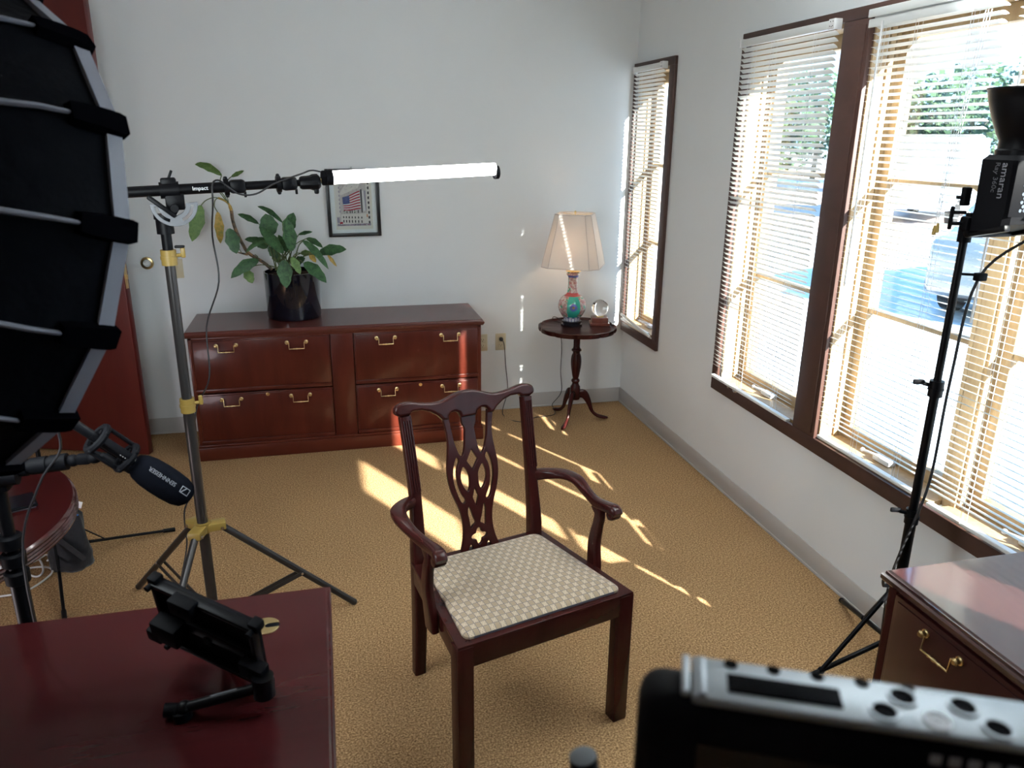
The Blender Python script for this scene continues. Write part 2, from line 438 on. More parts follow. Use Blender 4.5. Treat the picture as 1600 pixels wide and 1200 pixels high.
def wall_plate(name, label, cat, x, z, kind):
    t = thing(name, label, cat, (x, 0, z))
    MB().bx(-0.035, 0.035, -0.006, 0, -0.057, 0.057, 0.003).build('cover_plate', ivory, t)
    if kind == 'socket':
        for s in (-1, 1):
            b = MB().box((0, -0.007, s * 0.0195), (0.034, 0.004, 0.029), bev=0.0018).build('socket', ivory, t)
            mb = MB(); mb.bx(-0.008, -0.006, -0.0096, -0.0088, s * 0.0195 - 0.002, s * 0.0195 + 0.007); mb.bx(0.006, 0.008, -0.0096, -0.0088, s * 0.0195 - 0.002, s * 0.0195 + 0.006)
            mb.cyl((0, -0.0096, s * 0.0195 - 0.008), (0, -0.0088, s * 0.0195 - 0.008), 0.0026, n=8); mb.build('slot', darkslot, b)
    else:
        MB().box((0, -0.009, 0), (0.008, 0.012, 0.02), M.Rotation(R(20), 3, 'X'), 0.002).build('toggle', ivory, t)
    MB().cyl((0, -0.007, 0), (0, -0.0055, 0), 0.003, n=8).build('screw', ivory, t)
    return t
wall_plate('wall_outlet', 'ivory duplex outlet with black lamp plug beside the credenza', 'outlet', -0.861, 0.474, 'socket')
wall_plate('wall_outlet', 'ivory duplex outlet half hidden behind the credenza corner', 'outlet', -0.985, 0.474, 'socket')
wall_plate('light_switch', 'ivory toggle light switch on wall behind the boom stand pole', 'switch', -2.80, 1.017, 'toggle')

# ------------------------------------------------------------------ windows
def window(n, y0, y1, z0, z1, label, xa=0.0, xb=0.0):
    # y0<y1 ; frame, sash, three panes, two glazing bars, crank
    w = sempty('window_%d' % n, label, 'window', (0, (y0 + y1) / 2, z0))
    oy, oz = (y0 + y1) / 2, z0
    H = z1 - z0; a, b = y0 - oy, y1 - oy
    mb = MB(); t = 0.016
    mb.bx(xa, WT, a, a + t, 0, H); mb.bx(xb, WT, b - t, b, 0, H); mb.bx(0.0, WT, a, b, H - t, H); mb.bx(0.0, WT, a, b, 0, t)
    for q in (0.06, 0.085):
        mb.bx(q, q + 0.02, a + t, a + t + 0.010, t, H - t); mb.bx(q, q + 0.02, b - t - 0.010, b - t, t, H - t)
    mb.build('jamb', oak, w, smooth=None)
    s0, s1, st = a + t, b - t, 0.05
    mb = MB(); x0, x1 = 0.10, 0.142
    mb.bx(x0, x1, s0, s0 + st, t, H - t, 0.003); mb.bx(x0, x1, s1 - st, s1, t, H - t, 0.003)
    mb.bx(x0, x1, s0 + st, s1 - st, t, t + 0.05, 0.003); mb.bx(x0, x1, s0 + st, s1 - st, H - t - 0.055, H - t, 0.003)
    mb.build('sash', oak, w)
    gz0, gz1 = t + 0.05, H - t - 0.055; gh = (gz1 - gz0) / 3
    for k in range(3):
        MB().bx(0.119, 0.123, s0 + st, s1 - st, gz0 + k * gh, gz0 + (k + 1) * gh).build('pane', glass, w, smooth=None)
    for k in (1, 2):
        MB().bx(0.105, 0.137, s0 + st, s1 - st, gz0 + k * gh - 0.010, gz0 + k * gh + 0.010, 0.003).build('glazing_bar', oak, w)
    c = MB(); c.box((0.07, 0, t + 0.012), (0.035, 0.09, 0.022), bev=0.006); c.tube(crom([(0.07, 0, t + 0.02), (0.045, 0.02, t + 0.03), (0.03, 0.07, t + 0.03)], 4), 0.005); c.sphere((0.03, 0.075, t + 0.03), 0.009, 10)
    c.build('crank', plastic_w, w)
    return w
window(1, SW[0], SW[1], SW[2], SW[3], 'narrow wooden casement window in the far corner')
BAYS = [(-2.046, -1.365), (-2.835, -2.195), (-3.495, -2.875), (-4.175, -3.535), (-5.25, -4.24)]
for i, (a, b) in enumerate(BAYS):
    window(i + 2, a, b, GW[2], GW[3], ['wooden casement window left of the thick brown post', 'wooden casement window right of the thick brown post', 'wooden casement window at the right edge of the picture', 'wooden casement window beyond the right edge', 'wide wooden window behind the viewer'][i], (0, 0.05, 0.05, 0.05, 0)[i], (0, 0, 0.05, 0.05, 0.05)[i])
for k, (a, b, x0) in enumerate(((-2.875, -2.835, 0.05), (-3.535, -3.495, 0.05), (-4.24, -4.175, 0.05))):
    struct(MB().bx(x0, WT, a, b, GW[2], GW[3], 0.003).build('trim_%d' % (k + 4), oak), 'natural oak mullion %s' % ('between the third and fourth windows', 'beyond the right picture edge', 'by the desk out of view')[k], 'trim')
# stained casings
mb = MB(); o, i_ = -0.021, 0.0
def casing(mb, y0, y1, z0, z1, wd=0.064):
    mb.bx(o, i_, y0 - wd, y1 + wd, z1, z1 + 0.042, 0.003); mb.bx(o, i_, y0 - wd, y1 + wd, z0 - wd, z0 + 0.004, 0.003)
    mb.bx(o, i_, y0 - wd, y0, z0, z1, 0.003); mb.bx(o, i_, y1, y1 + min(wd, -y1 - 0.001 if y1 > -0.1 else wd), z0, z1, 0.003)
mb = MB()
mb.bx(o, i_, SW[0] - 0.064, -0.002, SW[3], SW[3] + 0.046, 0.003); mb.bx(o, i_, SW[0] - 0.064, -0.002, SW[2] - 0.058, SW[2] + 0.004, 0.003)
mb.bx(o, i_, SW[0] - 0.064, SW[0], SW[2], SW[3], 0.003); mb.bx(o, i_, SW[1], -0.002, SW[2], SW[3], 0.003)
struct(mb.build('trim_2', trimwood), 'dark brown casing around the narrow corner window', 'trim')
mb = MB(); casing(mb, GW[0], GW[1], GW[2], GW[3], 0.058)
mb.bx(o + 0.002, WT, -2.195, -2.046, GW[2], GW[3], 0.003); mb.bx(o - 0.004, o + 0.004, -2.182, -2.06, GW[2] + 0.02, GW[3] - 0.02, 0.002)
mb.bx(o + 0.001, 0.02, -2.202, -2.194, GW[2], GW[3], 0.003)
struct(mb.build('trim_3', trimwood), 'dark brown casing and thick post around the wide windows', 'trim')

# ------------------------------------------------------------------ blinds
PITCH_S = 0.0225
def slat_mesh(L, tilt):
    mb = MB(); prof = []
    for k in range(5):
        t = k / 4 * 2 - 1
        prof.append((t * 0.0125, 0.0022 * (1 - t * t)))
    ca, sa = math.cos(tilt), math.sin(tilt)
    rings = []
    for yy in (-L / 2, L / 2):
        r = []
        for (x, z) in prof: r.append((x * ca + z * sa, yy, -x * sa + z * ca))
        for (x, z) in prof[::-1]: z -= 0.0005; r.append((x * ca + z * sa, yy, -x * sa + z * ca))
        rings.append(r)
    mb.rings(rings)
    return mb.mesh('slat', slatm, 50)
def blind(label, y0, y1, x, ztop, zbot, tilt=R(11), cords=(0.12, 0.5, 0.88), wand=None, valance=False, rail_tilt=0.0, full=True):
    L = y1 - y0; yc = (y0 + y1) / 2
    b = thing('venetian_blind', label, 'blind', (x, yc, zbot), 0, 'venetian blinds on the window wall')
    H = ztop - zbot
    MB().bx(-0.014, 0.014, -L / 2, L / 2, H - 0.030, H, 0.003).build('headrail', slatm, b)
    if valance:
        mb = MB(); mb.bx(-0.026, -0.021, -L / 2 - 0.012, L / 2 + 0.012, H - 0.046, H - 0.018, 0.002); mb.bx(-0.032, -0.026, -L / 2 - 0.012, L / 2 + 0.012, H - 0.014, H + 0.014, 0.003); mb.bx(-0.026, 0.012, -L / 2 - 0.012, L / 2 + 0.012, H + 0.004, H + 0.012, 0.002)
        mb.build('valance', slatm, b)
    else:
        for s in (-1, 1):
            mb = MB(); mb.bx(-0.018, 0.016, s * L / 2 - 0.003, s * L / 2 + 0.003, H - 0.034, H + 0.004, 0.002)
            if s < 0:
                mb.bx(-0.0195, -0.0175, -L / 2 - 0.003, -L / 2 + 0.032, H - 0.034, H + 0.003, 0.001)
            br = mb.build('bracket', plastic_w, b)
            if s < 0:
                mb = MB()
                for (ay, az) in ((0.006, -0.006), (0.022, -0.006), (0.006, -0.022), (0.014, -0.024), (0.024, -0.022)): mb.cyl((-0.0199, -L / 2 + ay, H + az), (-0.0193, -L / 2 + ay, H + az), 0.0022, n=8)
                mb.build('screw_hole', darkslot, br)
    sm = slat_mesh(L, tilt)
    n = int((H - 0.045 - 0.02) / PITCH_S)
    for k in range(n):
        s = link('slat', sm, b); s.location = (0, 0, H - 0.045 - k * PITCH_S)
        if k > n - 4: s.location.z += 0.004 * (k - n + 4)
    zl = 0.0
    rr = MB().box((0, 0, 0), (0.024, L, 0.014), bev=0.004).build('bottom_rail', slatm, b)
    rr.location = (0, 0, zl + 0.007); rr.rotation_euler = (rail_tilt, 0, 0)
    for c in cords:
        yy = -L / 2 + c * L
        mb = MB()
        for xx in (-0.0135, 0.0135): mb.cyl((xx, yy, 0.01), (xx, yy, H - 0.03), 0.0007, n=5)
        mb.cyl((0, yy + 0.004, 0.01), (0, yy + 0.004, H - 0.03), 0.0007, n=5)
        mb.build('ladder_cord', cordm, b)
    if wand is not None:
        yy = -L / 2 + wand * L
        MB().cyl((-0.03, yy, H - 0.03), (-0.032, yy, H - 0.95), 0.0035, n=6).build('tilt_wand', plastic_w, b)
    return b
b1 = blind('narrow white venetian blind in the corner window with a crooked bottom bar', -0.497, -0.060, -0.036, 2.175, 0.600, R(30), (0.3, 0.82), rail_tilt=0.0)
b2 = blind('white venetian blind left of the thick brown post', -2.036, -1.345, -0.036, 2.197, 0.592, R(34), (0.18, 0.62, 0.86))
b3 = blind('white venetian blind right of the post with layered valance', -2.792, -2.236, -0.020, 2.190, 0.597, R(18), (0.2, 0.62, 0.9), wand=0.88, valance=True)
b4 = blind('white venetian blind at the right picture edge behind the light head', -3.455, -2.852, -0.020, 2.190, 0.590, R(16), (0.2, 0.75), wand=0.9, valance=True)
b5 = blind('white venetian blind above the right desk outside the picture', -4.235, -3.655, -0.020, 2.190, 0.590, R(16), (0.2, 0.8), valance=True)
b6 = blind('white venetian blind behind the viewer', -5.25, -4.64, -0.020, 2.190, 0.590, R(16), (0.2, 0.8), valance=True)
# loose bar across the bottom of the corner blind
mb = MB(); p, q = onx(970, 490, -0.05), onx(1015, 526, -0.05)
mb.bar(p, q, 0.012, 0.016, bev=0.004); wb(mb, 'loose_rail', slatm, b1)
# lift cords with tassel on blind 3
mb = MB(); base = onx(1545, 15, -0.05); end = onx(1461, 352, -0.05)
mb2 = MB()
for k in (-0.012, 0.0, 0.01):
    mb.tube([base + V((0, k, 0)), end + V((0, k * 0.5, 0))], 0.0009, 5)
wb(mb, 'lift_cord', cordm, b3)
t_ = end; mb2.lathe([(0.002, 0.0), (0.004, -0.004), (0.006, -0.016), (0.0065, -0.03), (0.0, -0.031)], 10, t_); mb2.lathe([(0.002, 0.0), (0.004, -0.004), (0.006, -0.016), (0.0065, -0.03), (0.0, -0.031)], 10, t_ + V((0, -0.012, 0.008)))
wb(mb2, 'cord_tassel', gold, b3, label='small amber tassels')
# crank handle in the second window
mb = MB(); p = onx(1146, 608, -0.03); mb.tube(crom([p + V((0.03, 0.03, 0.0)), p, p + V((-0.01, -0.03, -0.004)), p + V((-0.006, -0.06, 0.012))], 4), 0.006, 8); mb.sphere(p + V((-0.012, 0.03, 0.004)), 0.008, 8)
lh = mb.build('window_latch', steel); tag(lh, 'grey metal crank handle below the second window blind', 'window handle')

# ------------------------------------------------------------------ outdoors
GZ = -0.35
pave = speckle('pale concrete', (0.47, 0.49, 0.50), (0.54, 0.56, 0.575), (0.61, 0.63, 0.65), 6, 0.9, 0.1, 0.01)
pink = speckle('pink brick paving', (0.50, 0.38, 0.34), (0.58, 0.45, 0.40), (0.62, 0.50, 0.45), 5, 0.9, 0.1, 0.01)
struct(MB().bx(0.19, 120, -60, 120, GZ - 0.1, GZ).build('ground_pavement', pave, smooth=None), 'sunlit pale concrete forecourt outside', 'pavement')
struct(MB().bx(9, 40, 5.5, 30, GZ, GZ + 0.02).build('ground_paving', pink, smooth=None), 'pinkish brick paving across the forecourt', 'paving')
treeleaf = leafmat('tree leaf', (0.045, 0.085, 0.04), (0.08, 0.125, 0.065), (0.02, 0.045, 0.02))
def tree(label, x, y, h, r, seed):
    rnd = random.Random(seed)
    t = thing('tree', label, 'tree', (x, y, GZ), 0, 'trees across the forecourt')
    MB().tube([(0, 0, 0), (0.05, 0, h * 0.3), (-0.03, 0.05, h * 0.7)], [0.16, 0.12, 0.05], 8).build('trunk', stemm, t)
    vs = []; fs = []
    for k in range(1500):
        d = V((rnd.gauss(0, 1), rnd.gauss(0, 1), rnd.gauss(0, 1))).normalized() * (rnd.random() ** 0.4)
        c = V((d.x * r, d.y * r, h * 0.58 + d.z * h * 0.42)); s = rnd.uniform(0.10, 0.22)
        a = V((rnd.gauss(0, 1), rnd.gauss(0, 1), rnd.gauss(0, 1))).normalized(); b = a.orthogonal().normalized()
        i = len(vs); vs += [c - a * s, c + b * s * 0.6, c + a * s, c - b * s * 0.6]; fs.append((i, i + 1, i + 2, i + 3))
    MB().add(vs, fs).build('foliage', treeleaf, t, smooth=None)['kind'] = 'stuff'
for i, (px, d, h, r) in enumerate(((1372, 39, 4.9, 1.9), (1450, 35, 4.6, 2.0), (1512, 42, 5.6, 2.5), (1580, 52, 6.4, 2.5), (1275, 46, 5.8, 2.4), (1190, 29, 4.2, 1.9), (1690, 34, 4.6, 1.9))):
    dr = ray(px, 230); p = CAM + dr * (d / math.hypot(dr.x, dr.y))
    tree('leafy green tree across the forecourt, %s' % ('seen left of the lift cords', 'seen behind the lift cords', 'seen beside the light head', 'seen behind the light head', 'seen beyond the thick post', 'seen through the second blind', 'seen at the right edge')[i], p.x, p.y, h, r, i)
carpaint = principled('grey car paint', (0.30, 0.29, 0.28), 0.25, metal=0.6, coat=0.5)
carglass = principled('car glass', (0.03, 0.05, 0.07), 0.05)
tyre = principled('tyre', (0.015, 0.015, 0.015), 0.8)
p = onz(1500, 470, GZ)
car = thing('car', 'grey parked car seen through the blinds behind the light stand', 'car', (p.x + 1.0, p.y - 0.6, GZ), R(205))
prof = crom([(-2.15, 0.35), (-2.2, 0.75), (-2.05, 0.95), (-1.2, 1.02), (-0.5, 1.42), (0.3, 1.47), (1.1, 1.40), (1.75, 1.05), (2.15, 0.98), (2.2, 0.6), (2.1, 0.3), (1.0, 0.24), (-1.0, 0.24)], 4, True)
link('car_body', flat_mesh('car_body', [[(q.x, q.y) for q in [V((a.x, a.y, 0)) for a in prof]]] if False else [[(a.x, a.y) for a in [V((*q[:2], 0)) for q in prof]]], 1.7, 0.08, carpaint, M.Rotation(R(90), 4, 'X')), car)
for s in (-1, 1):
    MB().add([(-1.05, s * 0.853, 1.02), (1.6, s * 0.853, 1.05), (1.05, s * 0.853, 1.34), (-0.45, s * 0.853, 1.36)], [(0, 1, 2, 3)]).bx(-0.02, 0.02, s * 0.853, s * 0.86, 1.0, 1.38).build('side_window', carglass, car)
    for xx in (-1.35, 1.35):
        MB().cyl((xx, s * 0.70, 0.32), (xx, s * 0.88, 0.32), 0.32, n=24).build('wheel', tyre, car)
MB().add([(-1.16, -0.72, 1.06), (-1.16, 0.72, 1.06), (-0.52, 0.64, 1.425), (-0.52, -0.64, 1.425)], [(0, 1, 2, 3)]).build('windscreen', carglass, car)
MB().add([(1.72, -0.7, 1.09), (1.72, 0.7, 1.09), (1.14, 0.62, 1.405), (1.14, -0.62, 1.405)], [(0, 1, 2, 3)]).build('rear_window', carglass, car)
# low pale blue block across the forecourt
p = onz(1497, 318, GZ)
vanm = principled('pale blue panel', (0.42, 0.55, 0.66), 0.5)
van = thing('delivery_van', 'pale blue boxy van parked behind the light head', 'van', (p.x - 5.2, p.y - 4.6, GZ), R(35))
MB().bx(-2.2, 1.2, -0.95, 0.95, 0.4, 2.2, 0.06).build('cargo_box', vanm, van); MB().bx(1.2, 2.3, -0.9, 0.9, 0.4, 1.6, 0.1).build('cab', vanm, van)
MB().add([(2.31, -0.8, 1.0), (2.31, 0.8, 1.0), (2.31, 0.75, 1.5), (2.31, -0.75, 1.5)], [(0, 1, 2, 3)]).build('windscreen', carglass, van)
for s in (-1, 1):
    for xx in (-1.4, 1.6): MB().cyl((xx, s * 0.75, 0.33), (xx, s * 0.97, 0.33), 0.33, n=20).build('wheel', tyre, van)

# ------------------------------------------------------------------ credenza
CX0, CX1, CYF, CYB, CH = -2.726, -1.074, -0.510, -0.020, 0.749
cr = thing('credenza', 'red cherry credenza with four file drawers against the back wall', 'credenza', ((CX0 + CX1) / 2, (CYF + CYB) / 2, 0))
def moulded_top(x0, x1, y0, y1, z1, th=0.034):
    # slab with a stepped, rounded edge
    mb = MB(); rings = []
    for (d, z) in ((0.020, z1 - th), (0.008, z1 - th), (0.004, z1 - th + 0.006), (0.0, z1 - th + 0.013), (0.0, z1 - 0.014), (0.005, z1 - 0.008), (0.007, z1 - 0.003), (0.012, z1)):
        rings.append([(x0 + d, y0 + d, z), (x1 - d, y0 + d, z), (x1 - d, y1 - d, z), (x0 + d, y1 - d, z)])
    mb.rings(rings); return mb
credtop = wood('credenza top veneer', (0.070, 0.018, 0.014), (0.095, 0.026, 0.020), (0.2, 1.6, 1), 0.25, 0.1, 9)
bsdf(credtop).inputs['Specular IOR Level'].default_value = 0.3
wb(moulded_top(CX0, CX1, CYF, CYB, CH), 'top', credtop, cr, 30)
mb = MB(); mb.bx(CX0 + 0.018, CX1 - 0.018, CYF + 0.050, CYB - 0.01, 0.09, CH - 0.034)
wb(mb, 'body', cherry, cr, None)
mb = MB(); mb.bx(-1.957, -1.833, CYF + 0.016, CYF + 0.052, 0.092, 0.712, 0.002); wb(mb, 'centre_stile', cherry, cr)
mb = MB(); mb.bx(CX0 + 0.018, CX0 + 0.040, CYF + 0.014, CYF + 0.052, 0.092, CH - 0.034, 0.002); mb.bx(CX1 - 0.040, CX1 - 0.018, CYF + 0.014, CYF + 0.052, 0.092, CH - 0.034, 0.002); mb.bx(CX0 + 0.018, CX1 - 0.018, CYF + 0.014, CYF + 0.052, 0.702, CH - 0.034, 0.002)
wb(mb, 'face_frame', cherryh, cr)
mb = MB(); mb.bx(CX0 + 0.008, CX1 - 0.008, CYF + 0.002, CYB - 0.005, 0, 0.078, 0.003); mb.bx(CX0 + 0.012, CX1 - 0.012, CYF + 0.008, CYB - 0.008, 0.078, 0.092, 0.004); wb(mb, 'plinth', cherryh, cr)
def bail_pull(mb, c, wid, n, drop=0.034, r=0.0026):
    # two rosettes and a drop bail; n is the outward normal
    n = V(n).normalized(); s = V((0, 0, 1)).cross(n).normalized(); c = V(c)
    for k in (-1, 1):
        p = c + s * (k * wid / 2)
        mb.lathe([(0.011, 0.0), (0.011, 0.003), (0.007, 0.005), (0.006, 0.012), (0.009, 0.015), (0.006, 0.020), (0.0, 0.021)], 14, p, n)
    a = c + s * (-wid / 2 + 0.011) + n * 0.014; b = c + s * (wid / 2 - 0.011) + n * 0.014; dn = V((0, 0, -drop)) + n * 0.004
    mb.tube([c + s * (-wid / 2) + n * 0.012, a, a + dn, b + dn, b, c + s * (wid / 2) + n * 0.012], r, 8)
    m = (a + b) / 2 + dn
    mb.lathe([(0.0026, -0.020), (0.0042, -0.016), (0.0028, -0.010), (0.0050, 0.0), (0.0028, 0.010), (0.0042, 0.016), (0.0026, 0.020)], 10, m, s)
for (x0, x1, hx) in ((CX0 + 0.032, -1.962, (-2.513, -2.141)), (-1.828, CX1 - 0.032, (-1.648, -1.277))):
    for (z0, z1, hz, lock) in ((0.398, 0.702, 0.667, False), (0.094, 0.390, 0.356, True)):
        d = MB(); yb, yf = CYF + 0.051, CYF + 0.010
        d.bx(x0, x1, yf + 0.006, yb, z0, z1, 0.002); d.bx(x0 + 0.008, x1 - 0.008, yf, yf + 0.01, z0 + 0.024, z1 - 0.008, 0.003)
        d.bx(x0 + 0.001, x1 - 0.001, yf + 0.001, yf + 0.008, z0 + 0.001, z0 + 0.022, 0.002)
        dr = wb(d, 'drawer', cherry, cr)
        for h in hx:
            mb = MB(); bail_pull(mb, (h, yf, hz), 0.104, (0, -1, 0)); wb(mb, 'handle', brass, cr, label='brass bail handle', parent=dr)
        if lock:
            mb = MB(); mb.lathe([(0.010, 0), (0.010, 0.003), (0.006, 0.004), (0.0, 0.0035)], 16, ((x0 + x1) / 2 + 0.01, yf, 0.374), (0, -1, 0)); mb.bx((x0 + x1) / 2 + 0.009, (x0 + x1) / 2 + 0.011, yf - 0.0042, yf - 0.0035, 0.370, 0.378)
            wb(mb, 'lock', brass, cr, parent=dr)

# ------------------------------------------------------------------ potted plant
PN = V((0.24, 0.97, 0)).normalized()
pot_c = V((-2.150, -0.205, CH))
pp = thing('potted_plant', 'leafy green house plant in a glossy black pot on the credenza', 'plant', pot_c)
PR, PH = 0.152, 0.268
MB().lathe([(0.0, 0.0), (PR - 0.012, 0.0), (PR - 0.003, 0.004), (PR, 0.012), (PR + 0.004, PH - 0.012), (PR + 0.004, PH), (PR - 0.004, PH), (PR - 0.006, PH - 0.03), (0.0, PH - 0.03)], 48).build('pot', gloss_black, pp)
MB().lathe([(PR - 0.008, PH - 0.035), (PR - 0.01, PH - 0.022), (0.06, PH - 0.016), (0.0, PH - 0.015)], 24).build('soil', soil, pp)
def cp(a, b, off=0.0):   # plant crop pixel -> place on the plane through the pot, moved towards the viewer
    P = onpl(290 + a * 0.225, 230 + b * 0.225, pot_c, PN)
    return P + (CAM - P).normalized() * off
def leaf(base, tip, wd, o0, o1, mat, sag=0.02, tw=0.0):
    p0 = cp(*base, o0); p1 = cp(*tip, o1); L = (p1 - p0).length
    mid = (p0 + p1) / 2 + V((0, 0, sag)); n = 9; vs = []; fs = []
    view = (CAM - (p0 + p1) / 2).normalized()
    W2 = wd * 0.225 / F_PX * (p0 - CAM).dot(FWD) / 2
    for k in range(n + 1):
        t = k / n
        p = p0 * (1 - t) ** 2 + mid * 2 * t * (1 - t) + p1 * t * t
        d = ((mid - p0) * (1 - t) + (p1 - mid) * t).normalized()
        s = d.cross(view).normalized(); nn = s.cross(d).normalized()
        s = (s * math.cos(tw) + nn * math.sin(tw)).normalized(); nn = s.cross(d).normalized()
        wv = W2 * (math.sin(pi * min(1, t * 0.94 + 0.03)) ** 0.75) * (1.08 - 0.25 * t) if t < 1 else 0.0006
        wv = max(wv, 0.0012)
        ed = 0.10 * wv * math.sin(k * 1.9)
        for (c, z) in ((-1, 0.22), (-0.55, 0.16), (0, 0), (0.55, 0.16), (1, 0.22)):
            vs.append(p + s * (c * (wv + ed * abs(c))) + nn * (z * wv))
    for k in range(n):
        for j in range(4): i = k * 5 + j; fs.append((i, i + 1, i + 6, i + 5))
    N = len(vs); vs2 = [v + (CAM - v).normalized() * -0.0012 for v in vs]
    mb = MB(); mb.add(vs, fs); mb.add(vs2, [f[::-1] for f in fs])
    return wb(mb, 'leaf', mat, pp, 60), p0
LV = [((250, 195), (65, 120), 62, 0.02, 0.04, leaf_l, 0.035, 0.5), ((318, 205), (405, 163), 30, 0, 0.03, leaf_l, 0.0, 0.2), ((215, 290), (147, 302), 24, 0, 0.05, leaf_g, 0, 0),
      ((105, 405), (45, 655), 104, 0.05, 0.10, leaf_l, 0.01, 0.15), ((222, 450), (242, 668), 66, 0.0, 0.0, leaf_y, 0.0, 0.3), ((300, 565), (354, 740), 100, 0.08, 0.10, leaf_g, 0.0, 0.1),
      ((505, 790), (315, 910), 84, 0.05, 0.16, leaf_g, 0.04, 0.2), ((415, 850), (465, 945), 72, 0.04, 0.06, leaf_l, 0.0, 0.2), ((505, 530), (362, 465), 46, -0.02, 0.02, leaf_g, 0.015, 0.4),
      ((595, 615), (555, 462), 128, 0.05, 0.05, leaf_g, 0.0, 0.0), ((678, 735), (512, 550), 82, 0.14, 0.20, leaf_g, 0.01, 0.3), ((672, 522), (500, 412), 40, 0.0, 0.0, leaf_g, 0.035, 0.4),
      ((690, 600), (750, 455), 92, -0.03, -0.04, leaf_g, 0.0, -0.2), ((738, 720), (708, 500), 96, 0.12, 0.12, leaf_g, 0.0, 0.0), ((705, 725), (645, 608), 62, 0.08, 0.12, leaf_g, 0.0, 0.2),
      ((785, 607), (880, 588), 28, -0.02, 0.0, leaf_g, 0.005, 0.3), ((550, 668), (410, 640), 56, 0.06, 0.12, leaf_g, 0.02, 0.5), ((565, 655), (418, 732), 40, 0.10, 0.15, leaf_g, 0.04, 0.3),
      ((565, 700), (505, 625), 90, -0.02, 0.0, leaf_g, 0.0, 0.2), ((925, 738), (1117, 710), 76, 0.02, 0.06, leaf_g, 0.02, 0.1), ((815, 650), (992, 848), 56, 0.10, 0.16, leaf_g, 0.035, 0.3),
      ((840, 633), (952, 698), 46, 0.0, 0.04, leaf_g, 0.012, 0.3), ((680, 785), (700, 978), 104, 0.17, 0.20, leaf_g, 0.01, 0.0), ((735, 765), (796, 882), 62, 0.18, 0.20, leaf_l, 0.01, 0.3),
      ((822, 805), (978, 942), 84, 0.14, 0.20, leaf_g, 0.025, 0.1), ((985, 745), (1048, 828), 26, 0.02, 0.03, leaf_y, 0.0, 0.2), ((650, 800), (610, 715), 66, -0.05, -0.05, leaf_l, 0.0, 0.2), ((800, 735), (872, 735), 44, -0.05, -0.04, leaf_l, 0.0, 0.3),
      ((640, 770), (575, 690), 60, 0.0, 0.0, leaf_g, 0.0, 0.2), ((760, 800), (830, 770), 60, 0.0, 0.05, leaf_g, 0.0, 0.2), ((860, 735), (905, 800), 40, -0.02, 0.0, leaf_y, 0, 0)]
root_s = cp(640, 850, -0.02)
for i, L in enumerate(LV):
    o_, p0 = leaf(*L)
    if i >= 7:
        b = cp(600 + (i * 37) % 150, 855, random.uniform(-0.06, 0.08)); m = b * 0.4 + p0 * 0.6 + V((0, 0, 0.03))
        mb = MB(); mb.tube(crom([b, m, p0], 5), [0.0035] * 5 + [0.0028] * 5 + [0.002], 6); wb(mb, 'petiole', petm, pp)
mb = MB(); mb.tube(crom([cp(600, 850, 0.0), cp(540, 800, 0.01), cp(440, 738, 0.02), cp(400, 680, 0.03), cp(355, 590, 0.03), cp(328, 510, 0.02), cp(318, 440, 0.02)], 5), 0.0095, 8)
mb.tube([cp(430, 745, 0.02), cp(395, 738, 0.04), cp(360, 730, 0.06)], [0.008, 0.006, 0.003], 6); wb(mb, 'stem', stemm, pp)
mb = MB(); mb.tube(crom([cp(318, 440, 0.02), cp(300, 395, 0.02), cp(270, 370, 0.02), cp(225, 352, 0.03)], 5), [0.009] * 4 + [0.006] * 12, 8); wb(mb, 'stem_tip', leaf_y, pp)
for pts in ([(230, 353), (190, 350), (140, 370), (105, 407)], [(295, 385), (270, 340), (235, 290), (240, 230), (250, 195)], [(300, 390), (285, 330), (272, 270), (300, 220), (318, 205)], [(280, 370), (250, 330), (215, 290)], [(225, 352), (205, 370), (200, 410), (222, 450)], [(390, 735), (340, 650), (310, 590), (302, 565)], [(480, 745), (500, 760), (505, 790)]):
    mb = MB(); mb.tube(crom([cp(*q, 0.03) for q in pts], 5), 0.0028, 6); wb(mb, 'petiole', petm, pp)

# ------------------------------------------------------------------ framed picture
pf = thing('framed_picture', 'black framed print of a large flag on a stone building', 'picture', (-1.768, 0, 1.183))
fw, fh = 0.312, 0.395
mb = MB(); t = 0.021
mb.bx(-fw / 2, -fw / 2 + t, -0.024, -0.002, 0, fh, 0.002); mb.bx(fw / 2 - t, fw / 2, -0.024, -0.002, 0, fh, 0.002); mb.bx(-fw / 2 + t, fw / 2 - t, -0.024, -0.002, 0, t, 0.002); mb.bx(-fw / 2 + t, fw / 2 - t, -0.024, -0.002, fh - t, fh, 0.002)
mb.build('frame', frame_b, pf)
MB().bx(-fw / 2 + t, fw / 2 - t, -0.010, -0.003, t, fh - t).build('mat', matboard, pf, None)
def pc(a, b):   # picture crop pixel -> print plane
    return ((a - 755) / 2610 * 1.0 * 1.0, (1095 - b) / 2610)
def quad(mb, pts, key, y):
    idx = list(printm).index(key)
    mb.add([(pc(*p)[0], y, pc(*p)[1]) for p in pts], [tuple(range(len(pts)))], idx)
pr = MB()
quad(pr, [(470, 985), (1040, 985), (1040, 180), (470, 180)], 'border', -0.0103)
quad(pr, [(490, 930), (1010, 930), (1010, 220), (490, 220)], 'stone', -0.0105)
quad(pr, [(950, 930), (1010, 930), (1010, 220), (955, 220)], 'pale', -0.0107)
quad(pr, [(490, 790), (545, 790), (545, 220), (490, 220)], 'pale', -0.0107)
quad(pr, [(555, 900), (950, 900), (950, 740), (555, 750)], 'pale', -0.0107)
quad(pr, [(520, 480), (840, 350), (880, 250), (640, 300)], 'pale', -0.0107)
quad(pr, [(865, 380), (890, 370), (890, 730), (872, 730)], 'dark', -0.0109)
quad(pr, [(895, 400), (915, 395), (935, 700), (900, 710)], 'white', -0.0109)
